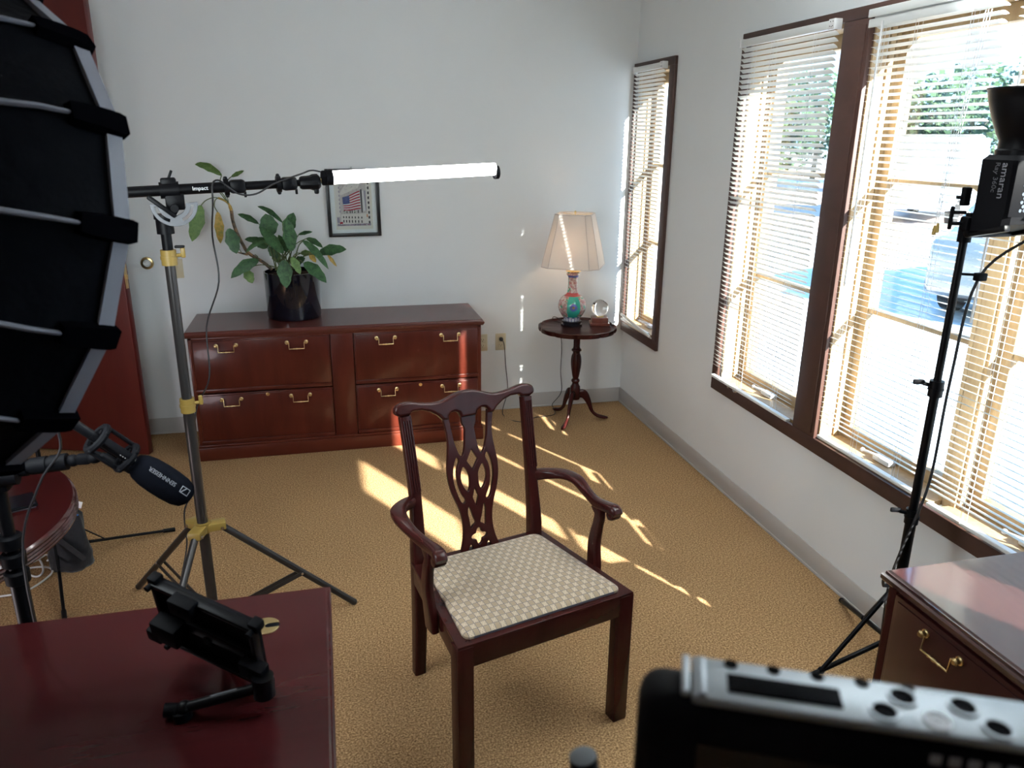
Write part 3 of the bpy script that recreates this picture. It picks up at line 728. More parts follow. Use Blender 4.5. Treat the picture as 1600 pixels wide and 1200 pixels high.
quad(pr, [(920, 395), (948, 390), (950, 700), (938, 705)], 'lilac', -0.0109)
quad(pr, [(490, 930), (1010, 930), (1010, 895), (490, 905)], 'lilac', -0.0109)
quad(pr, [(490, 880), (530, 880), (525, 800), (490, 795)], 'lilac', -0.0109)
TL, TR, BR, BL = V((590, 490)), V((855, 400)), V((862, 680)), V((600, 690))
def fl(u, v): return (TL * (1 - u) + TR * u) * (1 - v) + (BL * (1 - u) + BR * u) * v + V((0, 8 * math.sin(u * 5)))
for k in range(13):
    for j in range(6):
        u0, u1 = j / 6, (j + 1) / 6
        quad(pr, [fl(u0, (k + 1) / 13), fl(u1, (k + 1) / 13), fl(u1, k / 13), fl(u0, k / 13)], 'red' if k % 2 == 0 else 'white', -0.0111)
quad(pr, [fl(0, 7 / 13), fl(0.2, 7 / 13), fl(0.4, 7 / 13), fl(0.4, 0), fl(0.2, 0), fl(0, 0)], 'blue', -0.0113)
for k in range(6):
    for j in range(6):
        c = fl(0.4 * (j + 0.5) / 6, 7 / 13 * (k + 0.5) / 6); quad(pr, [c + V((-3, 3)), c + V((3, 3)), c + V((3, -3)), c + V((-3, -3))], 'white', -0.0115)
for j in range(7):
    for (y0, hh) in ((775, 34), (832, 44)):
        x = 583 + j * 41 + (j * j) * 0.9; y = y0 + 2 * j; quad(pr, [(x, y + hh), (x + 17, y + hh), (x + 17, y + 8), (x + 8, y), (x, y + 8)], 'dark', -0.0111)
rnd = random.Random(4)
for k in range(150):
    x = rnd.uniform(525, 940); y = rnd.uniform(225, 480)
    if y < 480 - (x - 560) * 0.32: quad(pr, [(x, y + 6), (x + rnd.uniform(4, 12), y + 4), (x + 10, y), (x, y)], rnd.choice(['lilac', 'dark', 'white']), -0.0112)
for k in range(9): quad(pr, [(975, 260 + k * 75), (1000, 258 + k * 75), (1000, 300 + k * 75), (975, 300 + k * 75)][::-1], 'dark', -0.0112)
for k in range(7): quad(pr, [(535, 330 + k * 60), (550, 330 + k * 60), (550, 362 + k * 60), (535, 362 + k * 60)][::-1], 'lilac', -0.0112)
for k in range(60):
    x = rnd.uniform(490, 1000); y = rnd.uniform(895, 922); quad(pr, [(x, y + 8), (x + 9, y + 8), (x + 9, y), (x, y)], rnd.choice(['dark', 'white', 'dark', 'red']), -0.0113)
for x in (600, 640, 690, 720, 760, 815): quad(pr, [(x, 735), (x + 14, 735), (x + 14, 685), (x, 690)], 'dark', -0.0110)
for x in (600, 740): quad(pr, [(x, 735), (x + 50, 700), (x + 55, 685), (x + 5, 715)], 'white', -0.0112); quad(pr, [(x + 10, 728), (x + 45, 703), (x + 47, 696), (x + 12, 718)], 'green', -0.0114)
quad(pr, [(528, 900), (578, 895), (575, 865), (532, 868)], 'red', -0.0114); quad(pr, [(948, 800), (966, 800), (962, 755), (950, 755)], 'orange', -0.0114)
pr.build('print', [printm[k] for k in printm], pf, None)
gl = MB().bx(-fw / 2 + t, fw / 2 - t, -0.0135, -0.0125, t, fh - t).build('glazing', glass, pf, None)
pf.rotation_euler = (0, R(-0.6), 0)
MB().cyl((0.0, -0.004, fh), (0.0, -0.004, fh + 0.012), 0.003, n=8).build('hanger', steel, pf)

# ------------------------------------------------------------------ side table
TX, TY, TZ = -0.435, -0.312, 0.628
st = thing('side_table', 'round mahogany pedestal table with scalloped rim in the corner', 'table', (TX, TY, 0))
TR_ = 0.248
def scallop(a):
    k = (a * 10 / (2 * pi)) % 1.0
    return 1.0 - 0.035 * (abs(k - 0.5) * 2) ** 5
n = 120; rg = []
for (dr, z) in ((-0.03, TZ - 0.022), (-0.004, TZ - 0.020), (0.0, TZ - 0.010), (-0.001, TZ + 0.007), (-0.008, TZ + 0.009), (-0.014, TZ - 0.002), (-0.020, TZ - 0.006), (-0.2, TZ - 0.006)):
    rg.append([((TR_ + dr) * scallop(2 * pi * i / n) * math.cos(2 * pi * i / n), (TR_ + dr) * scallop(2 * pi * i / n) * math.sin(2 * pi * i / n), z) for i in range(n)])
MB().rings(rg).build('table_top', mahog, st)
MB().lathe([(0.0, 0.600), (0.06, 0.606), (0.06, 0.592), (0.022, 0.588), (0.021, 0.50), (0.024, 0.488), (0.031, 0.482), (0.032, 0.474), (0.024, 0.468), (0.023, 0.456)], 28).build('column_neck', mahog, st)
n = 96; rg = []
for k in range(14):
    t = k / 13; z = 0.456 - t * 0.16; r = 0.023 + 0.012 * math.sin(pi * (t ** 0.7)) - 0.003 * t
    rg.append([((r - 0.0022 * abs(math.sin(7 * 2 * pi * i / n))) * math.cos(2 * pi * i / n), (r - 0.0022 * abs(math.sin(7 * 2 * pi * i / n))) * math.sin(2 * pi * i / n), z) for i in range(n)])
MB().rings(rg).build('fluted_column', mahog, st)
MB().lathe([(0.019, 0.297), (0.018, 0.288), (0.026, 0.280), (0.028, 0.272), (0.024, 0.264), (0.020, 0.258), (0.024, 0.245), (0.031, 0.235), (0.033, 0.22), (0.034, 0.16), (0.030, 0.148), (0.0, 0.146)], 28).build('column_base', mahog, st)
for a in (-128, -9, 111):
    d = V((math.cos(R(a)), math.sin(R(a)), 0))
    pth = crom([d * 0.022 + V((0, 0, 0.185)), d * 0.060 + V((0, 0, 0.178)), d * 0.092 + V((0, 0, 0.125)), d * 0.115 + V((0, 0, 0.065)), d * 0.150 + V((0, 0, 0.032)), d * 0.195 + V((0, 0, 0.018)), d * 0.222 + V((0, 0, 0.014))], 5)
    MB().loft(pth, [0.030, 0.030, 0.026, 0.020, 0.018, 0.026, 0.030, 0.016], [0.055, 0.060, 0.040, 0.026, 0.020, 0.024, 0.022, 0.012], n=12, pw=2.4).build('leg', mahog, st)

# ------------------------------------------------------------------ table lamp
LX, LY = -0.449, -0.235
lp = thing('table_lamp', 'lit table lamp with painted porcelain vase base and cream panelled shade', 'lamp', (LX, LY, TZ - 0.006))
lacq = principled('black lacquer', (0.008, 0.008, 0.012), 0.2, coat=0.4)
n = 8; rg = []
for (r, z) in ((0.060, 0.0), (0.069, 0.004), (0.069, 0.010), (0.058, 0.014), (0.058, 0.022), (0.064, 0.026), (0.064, 0.031), (0.053, 0.034)):
    rg.append([(r * math.cos(2 * pi * (i + 0.5) / n), r * math.sin(2 * pi * (i + 0.5) / n), z) for i in range(n)])
MB().rings(rg).build('foot', lacq, lp, 20)
porc = principled('porcelain pattern', (0.5, 0.4, 0.4), 0.12, coat=0.5)
v = coords(porc)
vo = nd(porc, 'ShaderNodeTexVoronoi'); vo.inputs['Scale'].default_value = 62; lk(porc, v, vo.inputs['Vector'])
cv = ramp(porc, vo.outputs['Distance'], [(0.10, (0.05, 0.03, 0.12)), (0.25, (0.62, 0.52, 0.50)), (0.42, (0.36, 0.07, 0.07)), (0.62, (0.60, 0.50, 0.46))])
cn = ramp(porc, noise(porc, v, 34, 2), [(0.58, (0, 0, 0)), (0.62, (1, 1, 1))])
mx = nd(porc, 'ShaderNodeMix', data_type='RGBA'); lk(porc, cn, mx.inputs['Factor']); lk(porc, cv, mx.inputs['A']); mx.inputs['B'].default_value = (0.08, 0.30, 0.18, 1); lk(porc, mx.outputs['Result'], bsdf(porc).inputs['Base Color'])
teal = principled('teal enamel', (0.03, 0.36, 0.27), 0.15, coat=0.5)
f_ = noise(teal, coords(teal), 42, 2); lk(teal, ramp(teal, f_, [(0.62, (0.03, 0.36, 0.27)), (0.66, (0.38, 0.07, 0.05))]), bsdf(teal).inputs['Base Color'])
pblue = principled('blue band', (0.10, 0.12, 0.34), 0.15, coat=0.5); pwhite = principled('white porcelain', (0.66, 0.66, 0.70), 0.15, coat=0.5); pred = principled('red band', (0.35, 0.035, 0.04), 0.15, coat=0.5)
prof = [(0.050, 0.034), (0.051, 0.044), (0.054, 0.054), (0.062, 0.062), (0.072, 0.076), (0.084, 0.098), (0.0895, 0.120), (0.0895, 0.138), (0.084, 0.160), (0.070, 0.180), (0.055, 0.193), (0.040, 0.203), (0.034, 0.213), (0.0315, 0.232), (0.0300, 0.265), (0.0300, 0.295), (0.0315, 0.310), (0.034, 0.316), (0.040, 0.324), (0.042, 0.331), (0.033, 0.342), (0.022, 0.346)]
nn = 64; vs = []; fs = []; mi = []
fa = math.atan2(CAM.y - LY, CAM.x - LX) + R(6)
mb = MB()
for k in range(len(prof) - 1):
    for i in range(nn):
        a0, a1 = 2 * pi * i / nn, 2 * pi * (i + 1) / nn; (r0, z0), (r1, z1) = prof[k], prof[k + 1]; zm = (z0 + z1) / 2; am = (a0 + a1) / 2
        da = abs((am - fa + pi) % (2 * pi) - pi); m_ = 0
        if zm < 0.05: m_ = 2 if i % 4 < 1 else 3
        elif zm < 0.068: m_ = 3 if i % 6 < 3 else 2
        elif zm < 0.190: m_ = 1 if (da % (2 * pi / 3) < 0.52 or da > pi * 2 / 3 - 0.5 and False) and da < 0.52 or abs(da - 2 * pi / 3) < 0.42 else 0
        elif zm < 0.215: m_ = 4
        elif zm > 0.310: m_ = 2 if zm < 0.325 else 0
        elif abs(da - 1.5) < 0.35: m_ = 1
        b = len(mb.bm.verts)
        mb.add([(r0 * math.cos(a0), r0 * math.sin(a0), z0), (r0 * math.cos(a1), r0 * math.sin(a1), z0), (r1 * math.cos(a1), r1 * math.sin(a1), z1), (r1 * math.cos(a0), r1 * math.sin(a0), z1)], [(0, 1, 2, 3)], m_)
bmesh.ops.remove_doubles(mb.bm, verts=list(mb.bm.verts), dist=1e-5)
vase = mb.build('vase', [porc, teal, pblue, pwhite, pred], lp, 60)
dv = V((math.cos(fa), math.sin(fa), 0))
MB().lathe([(0.0235, -0.004), (0.0235, 0.0015), (0.020, 0.003), (0.0, 0.0035)], 20, dv * 0.0885 + V((0, 0, 0.131)), dv).build('medallion', pblue, vase, label='blue medallion with gold centre')
MB().lathe([(0.010, 0.002), (0.009, 0.0045), (0.0, 0.006)], 6, dv * 0.0888 + V((0, 0, 0.131)), dv).build('gilt_flower', brass, vase)
mb = MB(); mb.lathe([(0.022, 0.344), (0.048, 0.347), (0.046, 0.350), (0.014, 0.356), (0.010, 0.362), (0.006, 0.366), (0.006, 0.40)], 20); mb.lathe([(0.014, 0.385), (0.016, 0.40), (0.016, 0.43), (0.012, 0.44)], 16)
mb.tube(crom([(0, 0.016, 0.40), (0, 0.060, 0.47), (0, 0.058, 0.58), (0, 0.02, 0.68), (0, 0, 0.694), (0, -0.02, 0.68), (0, -0.058, 0.58), (0, -0.060, 0.47), (0, -0.016, 0.40)], 4), 0.002, 6)
mb.build('harp_and_socket', brass, lp)
bulb = principled('warm bulb', (1, 0.9, 0.8), 0.3, emit=(1.0, 0.72, 0.48), estr=12)
MB().lathe([(0.012, 0.44), (0.018, 0.455), (0.030, 0.49), (0.030, 0.505), (0.02, 0.528), (0.0, 0.536)], 20).build('bulb', bulb, lp)
ld = bpy.data.lights.new('lamp_bulb_light', 'POINT'); ld.energy = 3.0; ld.color = (1.0, 0.68, 0.48); ld.shadow_soft_size = 0.03
lo = bpy.data.objects.new('lamp_bulb_light', ld); col.objects.link(lo); lo.location = (LX, LY, TZ + 0.50)
# shade: square with cut corners, panelled
SR = R(-28)
def oct8(h, c, z):
    q = [(h - c, -h), (h, -h + c), (h, h - c), (h - c, h), (-h + c, h), (-h, h - c), (-h, -h + c), (-h + c, -h)]
    return [V((x * math.cos(SR) - y * math.sin(SR), x * math.sin(SR) + y * math.cos(SR), z)) for x, y in q]
ZB, ZT = 0.384, 0.700
pro = [(0.178, 0.052, ZB), (0.166, 0.048, ZB + 0.06), (0.149, 0.043, ZB + 0.14), (0.129, 0.038, ZB + 0.23), (0.110, 0.032, ZT)]
ringsO = [oct8(*p) for p in pro]; ringsI = [oct8(h - 0.003, c, z) for h, c, z in pro]
sh = sempty if False else None
shade_parts = []
shade = MB(); shade.rings(ringsO, cap=False); shade_o = None
for i in range(8):
    j = (i + 1) % 8; mb = MB(); rr = []
    for k in range(5): rr.append([ringsO[k][i], ringsO[k][j], ringsI[k][j], ringsI[k][i]])
    mb.rings(rr)
    if i == 0: shade_o = mb.build('shade', shadem, lp, 25)
    else: mb.build('shade_panel', shadem, shade_o, 25)
shade.bm.free()
trimf = principled('shade trim', (0.62, 0.58, 0.55), 0.8)
mb = MB()
for r_ in (ringsO[0], ringsO[-1]): mb.tube(r_, 0.0035, 6, closed=True)
for i in range(8): mb.tube([ringsO[k][i] for k in range(5)], 0.0026, 6)
mb.build('shade_binding', trimf, shade_o)
mb = MB(); zt = ZT - 0.004
for i in (0, 2, 4, 6): mb.cyl((0, 0, zt - 0.004), (ringsI[-1][i] + ringsI[-1][(i + 1) % 8]) / 2 + V((0, 0, -0.006)), 0.0015, n=6)
mb.lathe([(0.004, zt - 0.01), (0.004, zt + 0.006), (0.008, zt + 0.010), (0.006, zt + 0.018), (0.0, zt + 0.024)], 12); mb.build('finial', brass, lp)
# its cord: down behind the table to the floor and up to the outlet
pts = [V((LX - 0.02, LY + 0.055, TZ + 0.005)), V((TX - 0.085, TY + 0.262, TZ + 0.004)), ony(877, 530, -0.035), ony(876, 580, -0.03), ony(877, 612, -0.03), V((-0.50, -0.03, 0.02)), V((-0.505, -0.09, 0.006)), onz(865, 648, 0.005), onz(838, 652, 0.005), onz(812, 659, 0.005), V((-0.87, -0.12, 0.006)), ony(793, 610, -0.03), ony(790, 570, -0.03), ony(788, 540, -0.03), V((-0.861, -0.045, 0.497)), V((-0.861, -0.02, 0.495))]
mb = MB(); mb.tube(crom(pts, 6), 0.0026, 6); wb(mb, 'cord', cable_b, lp)
mb = MB(); mb.lathe([(0.013, 0.008), (0.014, 0.02), (0.010, 0.032), (0.0, 0.033)], 12, (-0.861, -0.002, 0.4945), (0, -1, 0)); wb(mb, 'plug', cable_b, lp)

# ------------------------------------------------------------------ crystal ball on a wooden block
bx_, by_ = -0.268, -0.252
cb = thing('crystal_ball', 'clear crystal ball on a small stepped wooden block beside the lamp', 'ornament', (bx_, by_, TZ - 0.006))
woodblk = wood('red wooden block', (0.14, 0.035, 0.022), (0.20, 0.055, 0.035), (1, 1, 1), 0.3, 0.3, 20)
rm = M.Rotation(R(-14), 3, 'Z')
MB().box((0, 0, 0.009), (0.125, 0.10, 0.018), rm, 0.003).build('plinth', woodblk, cb); MB().box((0, 0, 0.034), (0.104, 0.085, 0.034), rm, 0.003).build('block', woodblk, cb)
MB().lathe([(0.026, 0.050), (0.027, 0.055), (0.023, 0.060), (0.018, 0.056)], 24).build('ring', brass, cb)
MB().sphere((0, 0, 0.108), 0.054, 32).build('ball', crystal, cb, 180)

# ------------------------------------------------------------------ armchair
ch = thing('armchair', 'dark mahogany armchair with pierced splat back and tan patterned seat', 'chair', (-1.398, -3.02, 0), R(15))
FZ = 0.462
for s in (-1, 1):
    MB().box((s * 0.2685, 0.025, (FZ - 0.004) / 2), (0.050, 0.048, FZ - 0.004), bev=0.004).build('front_leg', mahog, ch)
    pth = crom([(s * 0.206, 0.520, 0.0), (s * 0.211, 0.492, 0.18), (s * 0.214, 0.474, 0.36), (s * 0.215, 0.472, 0.50), (s * 0.211, 0.490, 0.66), (s * 0.213, 0.517, 0.80), (s * 0.2165, 0.548, 0.935)], 4)
    po = MB().loft(pth, [0.040, 0.042, 0.044, 0.044, 0.034, 0.036, 0.037], [0.038, 0.044, 0.046, 0.046, 0.038, 0.032, 0.030], upv=(0, 1, 0), n=16, pw=6).build('back_post', mahog, ch)
    mb = MB()
    for k in range(4):
        du = -0.0115 + k * 0.0077
        mb.tube(crom([(s * 0.211 + du, 0.4745, 0.705), (s * 0.213 + du, 0.4985, 0.80), (s * 0.2165 + du, 0.5305, 0.925)], 5), 0.0033, 6)
    mb.build('reeding', mahog, po)
    fr = V((s * 0.270, 0.045, 0)); bk = V((s * 0.222, 0.460, 0))
    MB().bar(fr + V((0, 0, 0.426)), bk + V((0, 0, 0.426)), 0.030, 0.072, (0, 0, 1), 0.003).build('side_rail', mahog, ch)
MB().bx(-0.246, 0.246, 0.003, 0.034, 0.390, FZ, 0.003).build('front_rail', mahog, ch)
MB().bx(-0.196, 0.196, 0.455, 0.485, 0.390, 0.458, 0.003).build('rear_rail', mahog, ch)
mb = MB(); fm = [[(-0.291, 0.003), (0.291, 0.003), (0.240, 0.470), (-0.240, 0.470)], [(-0.252, 0.034), (-0.205, 0.452), (0.205, 0.452), (0.252, 0.034)]]
link('seat_frame', flat_mesh('seat_frame', fm, 0.010, 0.002, mahog, M.Translation((0, 0, FZ - 0.002))), ch)
seatm = principled('patterned seat fabric', (0.45, 0.37, 0.27), 0.85, sheen=0.2)
def mth(m, op, a, b=None):
    n = nd(m, 'ShaderNodeMath', operation=op)
    for i, q in enumerate((a, b)):
        if q is None: continue
        if isinstance(q, (int, float)): n.inputs[i].default_value = q
        else: lk(m, q, n.inputs[i])
    return n.outputs[0]
m = seatm; tc = nd(m, 'ShaderNodeTexCoord'); sp = nd(m, 'ShaderNodeSeparateXYZ'); lk(m, tc.outputs['Object'], sp.inputs[0])
cell = 0.0165
ux = mth(m, 'MULTIPLY', sp.outputs[0], 1 / cell); uy = mth(m, 'MULTIPLY', sp.outputs[1], 1 / (cell * 1.25))
fx = mth(m, 'FRACT', mth(m, 'ADD', ux, 500)); fy = mth(m, 'FRACT', mth(m, 'ADD', uy, 500))
lx_ = mth(m, 'LESS_THAN', fx, 0.09); ly_ = mth(m, 'LESS_THAN', fy, 0.08)
line = mth(m, 'MAXIMUM', lx_, ly_)
ix = mth(m, 'FLOOR', mth(m, 'ADD', ux, 500)); iy = mth(m, 'FLOOR', mth(m, 'ADD', uy, 500))
chk = mth(m, 'MODULO', mth(m, 'ADD', ix, iy), 2)
is0 = mth(m, 'LESS_THAN', chk, 0.5)
d1 = mth(m, 'ABSOLUTE', mth(m, 'SUBTRACT', fx, fy)); d2 = mth(m, 'ABSOLUTE', mth(m, 'SUBTRACT', mth(m, 'ADD', fx, fy), 1.0))
w1 = mth(m, 'FRACT', mth(m, 'MULTIPLY', d1, 3.0)); w2 = mth(m, 'FRACT', mth(m, 'MULTIPLY', d2, 3.0))
dots = mth(m, 'MULTIPLY', mth(m, 'MAXIMUM', mth(m, 'LESS_THAN', w1, 0.4), mth(m, 'LESS_THAN', w2, 0.4)), is0)
m1 = nd(m, 'ShaderNodeMix', data_type='RGBA'); lk(m, dots, m1.inputs['Factor']); m1.inputs['A'].default_value = (0.33, 0.245, 0.158, 1); m1.inputs['B'].default_value = (0.51, 0.40, 0.29, 1)
m2 = nd(m, 'ShaderNodeMix', data_type='RGBA'); lk(m, line, m2.inputs['Factor']); lk(m, m1.outputs['Result'], m2.inputs['A']); m2.inputs['B'].default_value = (0.085, 0.08, 0.10, 1)
lk(m, m2.outputs['Result'], bsdf(m).inputs['Base Color'])
def pad_ring(d, z, r=0.03):
    q = [(-0.262 + d, 0.022 + d), (0.262 - d, 0.022 + d), (0.210 - d, 0.438 - d), (-0.210 + d, 0.438 - d)]; out = []
    for i in range(4):
        p = V((*q[i], 0)); a = (V((*q[i - 1], 0)) - p).normalized(); b = (V((*q[(i + 1) % 4], 0)) - p).normalized(); rr = max(r - d * 0.5, 0.008)
        for k in range(5):
            t = k / 4; out.append((p + a * rr) * (1 - t) ** 2 + p * 2 * t * (1 - t) + (p + b * rr) * t * t + V((0, 0, z)))
    return out
MB().rings([pad_ring(0.006, 0.455), pad_ring(0.0, 0.462), pad_ring(0.0, 0.472), pad_ring(0.006, 0.477), pad_ring(0.016, 0.480), pad_ring(0.06, 0.484), pad_ring(0.14, 0.487)]).build('seat_cushion', seatm, ch)
# back plane: s runs up the raked back from the seat
B0 = V((0, 0.465, 0.49)); B1 = V((0, 0.557, 0.95)); S_ = (B1 - B0).normalized(); BN = V((1, 0, 0)).cross(S_)
BM = axes((1, 0, 0), S_, BN, B0)
def sm2(pts, n=4): return [(p.x, p.y) for p in crom([V((*q, 0)) for q in pts], n, True)]
def mir(pts): return [(-x, y) for x, y in pts][::-1]
eL = [(-0.0900, 0.421), (-0.0830, 0.385), (-0.0800, 0.345), (-0.0850, 0.300), (-0.0910, 0.258), (-0.0905, 0.215), (-0.0810, 0.170), (-0.0660, 0.128), (-0.0570, 0.095), (-0.0535, 0.066), (-0.0545, 0.034), (-0.0610, 0.000), (-0.0750, -0.040)]
eL = [(p.x, p.y) for p in crom([V((*q, 0)) for q in eL], 4)]
outer = eL + [(-x, y) for x, y in eL][::-1]
h1 = [(-0.0690, 0.421), (-0.0645, 0.385), (-0.0600, 0.350), (-0.0530, 0.322), (-0.0450, 0.300), (-0.0345, 0.290), (-0.0270, 0.305), (-0.0220, 0.330), (-0.0185, 0.360), (-0.0170, 0.380), (-0.0250, 0.396), (-0.0260, 0.421)]
h1 = [(p.x, p.y) for p in crom([V((*q, 0)) for q in h1], 3)]
outer = [(-0.0900, 0.421), (-0.0690, 0.421)]   # rebuilt below: slots open at the top edge
outer = eL[::-1] + h1 + [(-x, y) for x, y in h1][::-1] + [(-x, y) for x, y in eL]
h3 = [(0, 0.309), (0.0200, 0.272), (0, 0.240), (-0.0200, 0.272)]
h4 = [(-0.0560, 0.290), (-0.0475, 0.276), (-0.0565, 0.252), (-0.0600, 0.226), (-0.0575, 0.196), (-0.0490, 0.166), (-0.0370, 0.142), (-0.0440, 0.133), (-0.0540, 0.143), (-0.0640, 0.172), (-0.0715, 0.204), (-0.0725, 0.235), (-0.0670, 0.266)]
h5 = [(-0.0345, 0.255), (-0.0225, 0.240), (-0.0160, 0.222), (-0.0165, 0.190), (-0.0230, 0.171), (-0.0330, 0.178), (-0.0430, 0.198), (-0.0465, 0.220), (-0.0430, 0.240)]
h8 = [(0, 0.180), (0.0105, 0.148), (0, 0.115), (-0.0105, 0.148)]
h9 = [(-0.0280, 0.121), (-0.0210, 0.102), (-0.0150, 0.080), (-0.0085, 0.060), (-0.0190, 0.053), (-0.0270, 0.046), (-0.0300, 0.075), (-0.0330, 0.100)]
qf = []
for i in range(32):
    a = 2 * pi * i / 32; r = 0.0225 + 0.0065 * math.cos(4 * a); qf.append((r * math.cos(a), 0.0135 + r * math.sin(a)))
h12 = [(-0.0325, -0.010), (-0.0245, -0.026), (-0.0420, -0.027)]
holes = [h3, sm2(h4, 3), sm2(mir(h4), 3), sm2(h5, 3), sm2(mir(h5), 3), h8, sm2(h9, 3), sm2(mir(h9), 3), qf, sm2(h12, 3), sm2(mir(h12), 3)]
link('splat', flat_mesh('splat', [outer] + holes, 0.015, 0.0022, mahog, BM), ch)
tpL = [(-0.2330, 0.4525), (-0.2470, 0.462), (-0.2490, 0.4745), (-0.2420, 0.4870), (-0.2250, 0.4945), (-0.1990, 0.4955), (-0.1640, 0.4880), (-0.1290, 0.4820), (-0.0980, 0.4815), (-0.0720, 0.4880), (-0.0440, 0.4980), (-0.0150, 0.5045)]
tp = [(p.x, p.y) for p in crom([V((*q, 0)) for q in tpL + [(-x, y) for x, y in tpL][::-1]], 4)]
btR = [(0.2330, 0.4525), (0.2000, 0.4540), (0.1900, 0.4630), (0.1600, 0.4630), (0.1300, 0.4530), (0.1050, 0.4360), (0.0900, 0.4190), (0.0690, 0.4190), (0.0700, 0.4300), (0.0610, 0.4390), (0.0470, 0.4410), (0.0340, 0.4350), (0.0270, 0.4190)]
bt = btR + [(-x, y) for x, y in btR][::-1]
link('crest_rail', flat_mesh('crest_rail', [tp + bt[1:-1]], 0.030, 0.009, mahog, BM @ M.Translation((0, 0, 0.002)), 3), ch)
for s in (-1, 1):
    pth = crom([(s * 0.218, 0.490, 0.668), (s * 0.262, 0.462, 0.675), (s * 0.296, 0.415, 0.684), (s * 0.308, 0.355, 0.686), (s * 0.300, 0.285, 0.676), (s * 0.289, 0.215, 0.672), (s * 0.287, 0.155, 0.682), (s * 0.290, 0.118, 0.686), (s * 0.291, 0.100, 0.676)], 5)
    ar = MB().loft(pth, [0.028, 0.040, 0.050, 0.044, 0.032, 0.030, 0.036, 0.040, 0.034], [0.040, 0.034, 0.026, 0.024, 0.026, 0.032, 0.030, 0.030, 0.020], n=16, pw=3.4).build('arm', mahog, ch)
    MB().lathe([(0.0, -0.019), (0.014, -0.018), (0.0165, -0.012), (0.0165, 0.012), (0.014, 0.018), (0.0, 0.019)], 18, (s * 0.291, 0.122, 0.668), (1, 0, 0)).build('scroll', mahog, ar)
    pth = crom([(s * 0.283, 0.200, 0.400), (s * 0.286, 0.205, 0.46), (s * 0.289, 0.212, 0.53), (s * 0.291, 0.200, 0.60), (s * 0.289, 0.190, 0.640), (s * 0.288, 0.205, 0.668)], 4)
    MB().loft(pth, [0.024, 0.026, 0.028, 0.026, 0.026, 0.028], [0.062, 0.056, 0.044, 0.034, 0.034, 0.050], upv=(0, 1, 0), n=16, pw=5).build('arm_support', mahog, ch)

# ------------------------------------------------------------------ boom stand with lit tube
BX, BY = -2.436, -2.200
bs = thing('boom_stand', 'tall bronze light stand with gold collars holding a black boom arm', 'light stand', (BX, BY, 0))
for nm, z0, z1, r in (('lower_pole', 0.03, 0.90, 0.0185), ('upper_pole', 0.88, 1.42, 0.0160)):
    MB().cyl((0, 0, z0), (0, 0, z1), r, n=20).build(nm, gun, bs)
for z in (0.905, 1.398):
    cl = MB(); cl.cyl((0, 0, z - 0.026), (0, 0, z + 0.022), 0.0235, n=20); cl.cyl((0, 0, z - 0.008), (0, 0, z + 0.002), 0.0255, n=20); c_ = cl.build('collar', gold, bs)
    MB().cyl((0.02, 0, z + 0.004), (0.036, 0.004, z + 0.004), 0.006, n=8).box((0.042, 0.005, z + 0.012), (0.014, 0.010, 0.034), bev=0.004).build('collar_knob', gold, c_)
hub = MB(); hub.cyl((0, 0, 0.430), (0, 0, 0.468), 0.027, n=20)
feet = [V((-2.778, -1.809, 0.012)) - V((BX, BY, 0)), V((-1.933, -2.112, 0.012)) - V((BX, BY, 0)), V((-0.155, -0.495, 0.012))]
for f in feet:
    d = V((f.x, f.y, 0)).normalized(); sd_ = V((-d.y, d.x, 0)); hub.box(d * 0.045 + V((0, 0, 0.447)), (0.062, 0.046, 0.030), M((d, sd_, V((0, 0, 1)))).transposed(), 0.006)
hub.build('hub', gold, bs)
slider = MB(); slider.cyl((0, 0, 0.06), (0, 0, 0.10), 0.0245, n=20); slider.build('slider', gun, bs)
for f in feet:
    d = V((f.x, f.y, 0)).normalized(); sd_ = V((-d.y, d.x, 0)); top = d * 0.062 + V((0, 0, 0.440))
    lg = MB().cyl(top, f, 0.0125, n=14).sphere(f, 0.0135, 10).build('leg', gun, bs)
    MB().cyl(d * 0.062 + sd_ * -0.027 + V((0, 0, 0.442)), d * 0.062 + sd_ * 0.027 + V((0, 0, 0.442)), 0.006, n=10).build('bolt', steel, lg)
    m = top * 0.42 + f * 0.58
    for k in (-1, 1):
        MB().bar(d * 0.024 + sd_ * (k * 0.013) + V((0, 0, 0.08)), m + sd_ * (k * 0.013), 0.004, 0.014, (0, 0, 1)).build('brace', gun, bs)
    MB().cyl(m - sd_ * 0.018, m + sd_ * 0.018, 0.005, n=8).build('rivet', steel, lg)
# grip head and protractor plate
P0 = V((-2.410, -2.200, 1.602)); PA = V((-1.933, -2.115, 1.633)); PB = V((-1.333, -2.010, 1.646)); bd = (PB - P0).normalized()
mb = MB(); mb.cyl((BX, BY, 1.42), (BX, BY, 1.475), 0.016, n=16); mb.cyl((BX, BY, 1.470), (BX, BY, 1.522), 0.026, n=16); mb.cyl((BX, BY, 1.515), (BX, BY, 1.53), 0.030, n=16); mb.bx(BX + 0.02, BX + 0.05, BY - 0.008, BY + 0.008, 1.425, 1.433, 0.003)
wb(mb, 'spigot_socket', black, bs)
bs_side = V((0, 0, 1)).cross(bd).normalized(); bup = bd.cross(bs_side)
vw = (CAM - P0); vw = (vw - bd * vw.dot(bd)); vw.z = 0; vw.normalize()
mb = MB(); mb.bar(V((BX, BY, 1.49)), P0 + V((0.02, 0, -0.045)), 0.018, 0.024, vw, 0.003); mb.box(P0 + V((0.012, 0, -0.035)), (0.055, 0.034, 0.05), M((bd, vw * -1, V((0, 0, 1)))).transposed(), 0.005); wb(mb, 'pivot_bracket', black, bs)
cpt = P0 + V((0.008, 0, -0.052)) + vw * 0.022
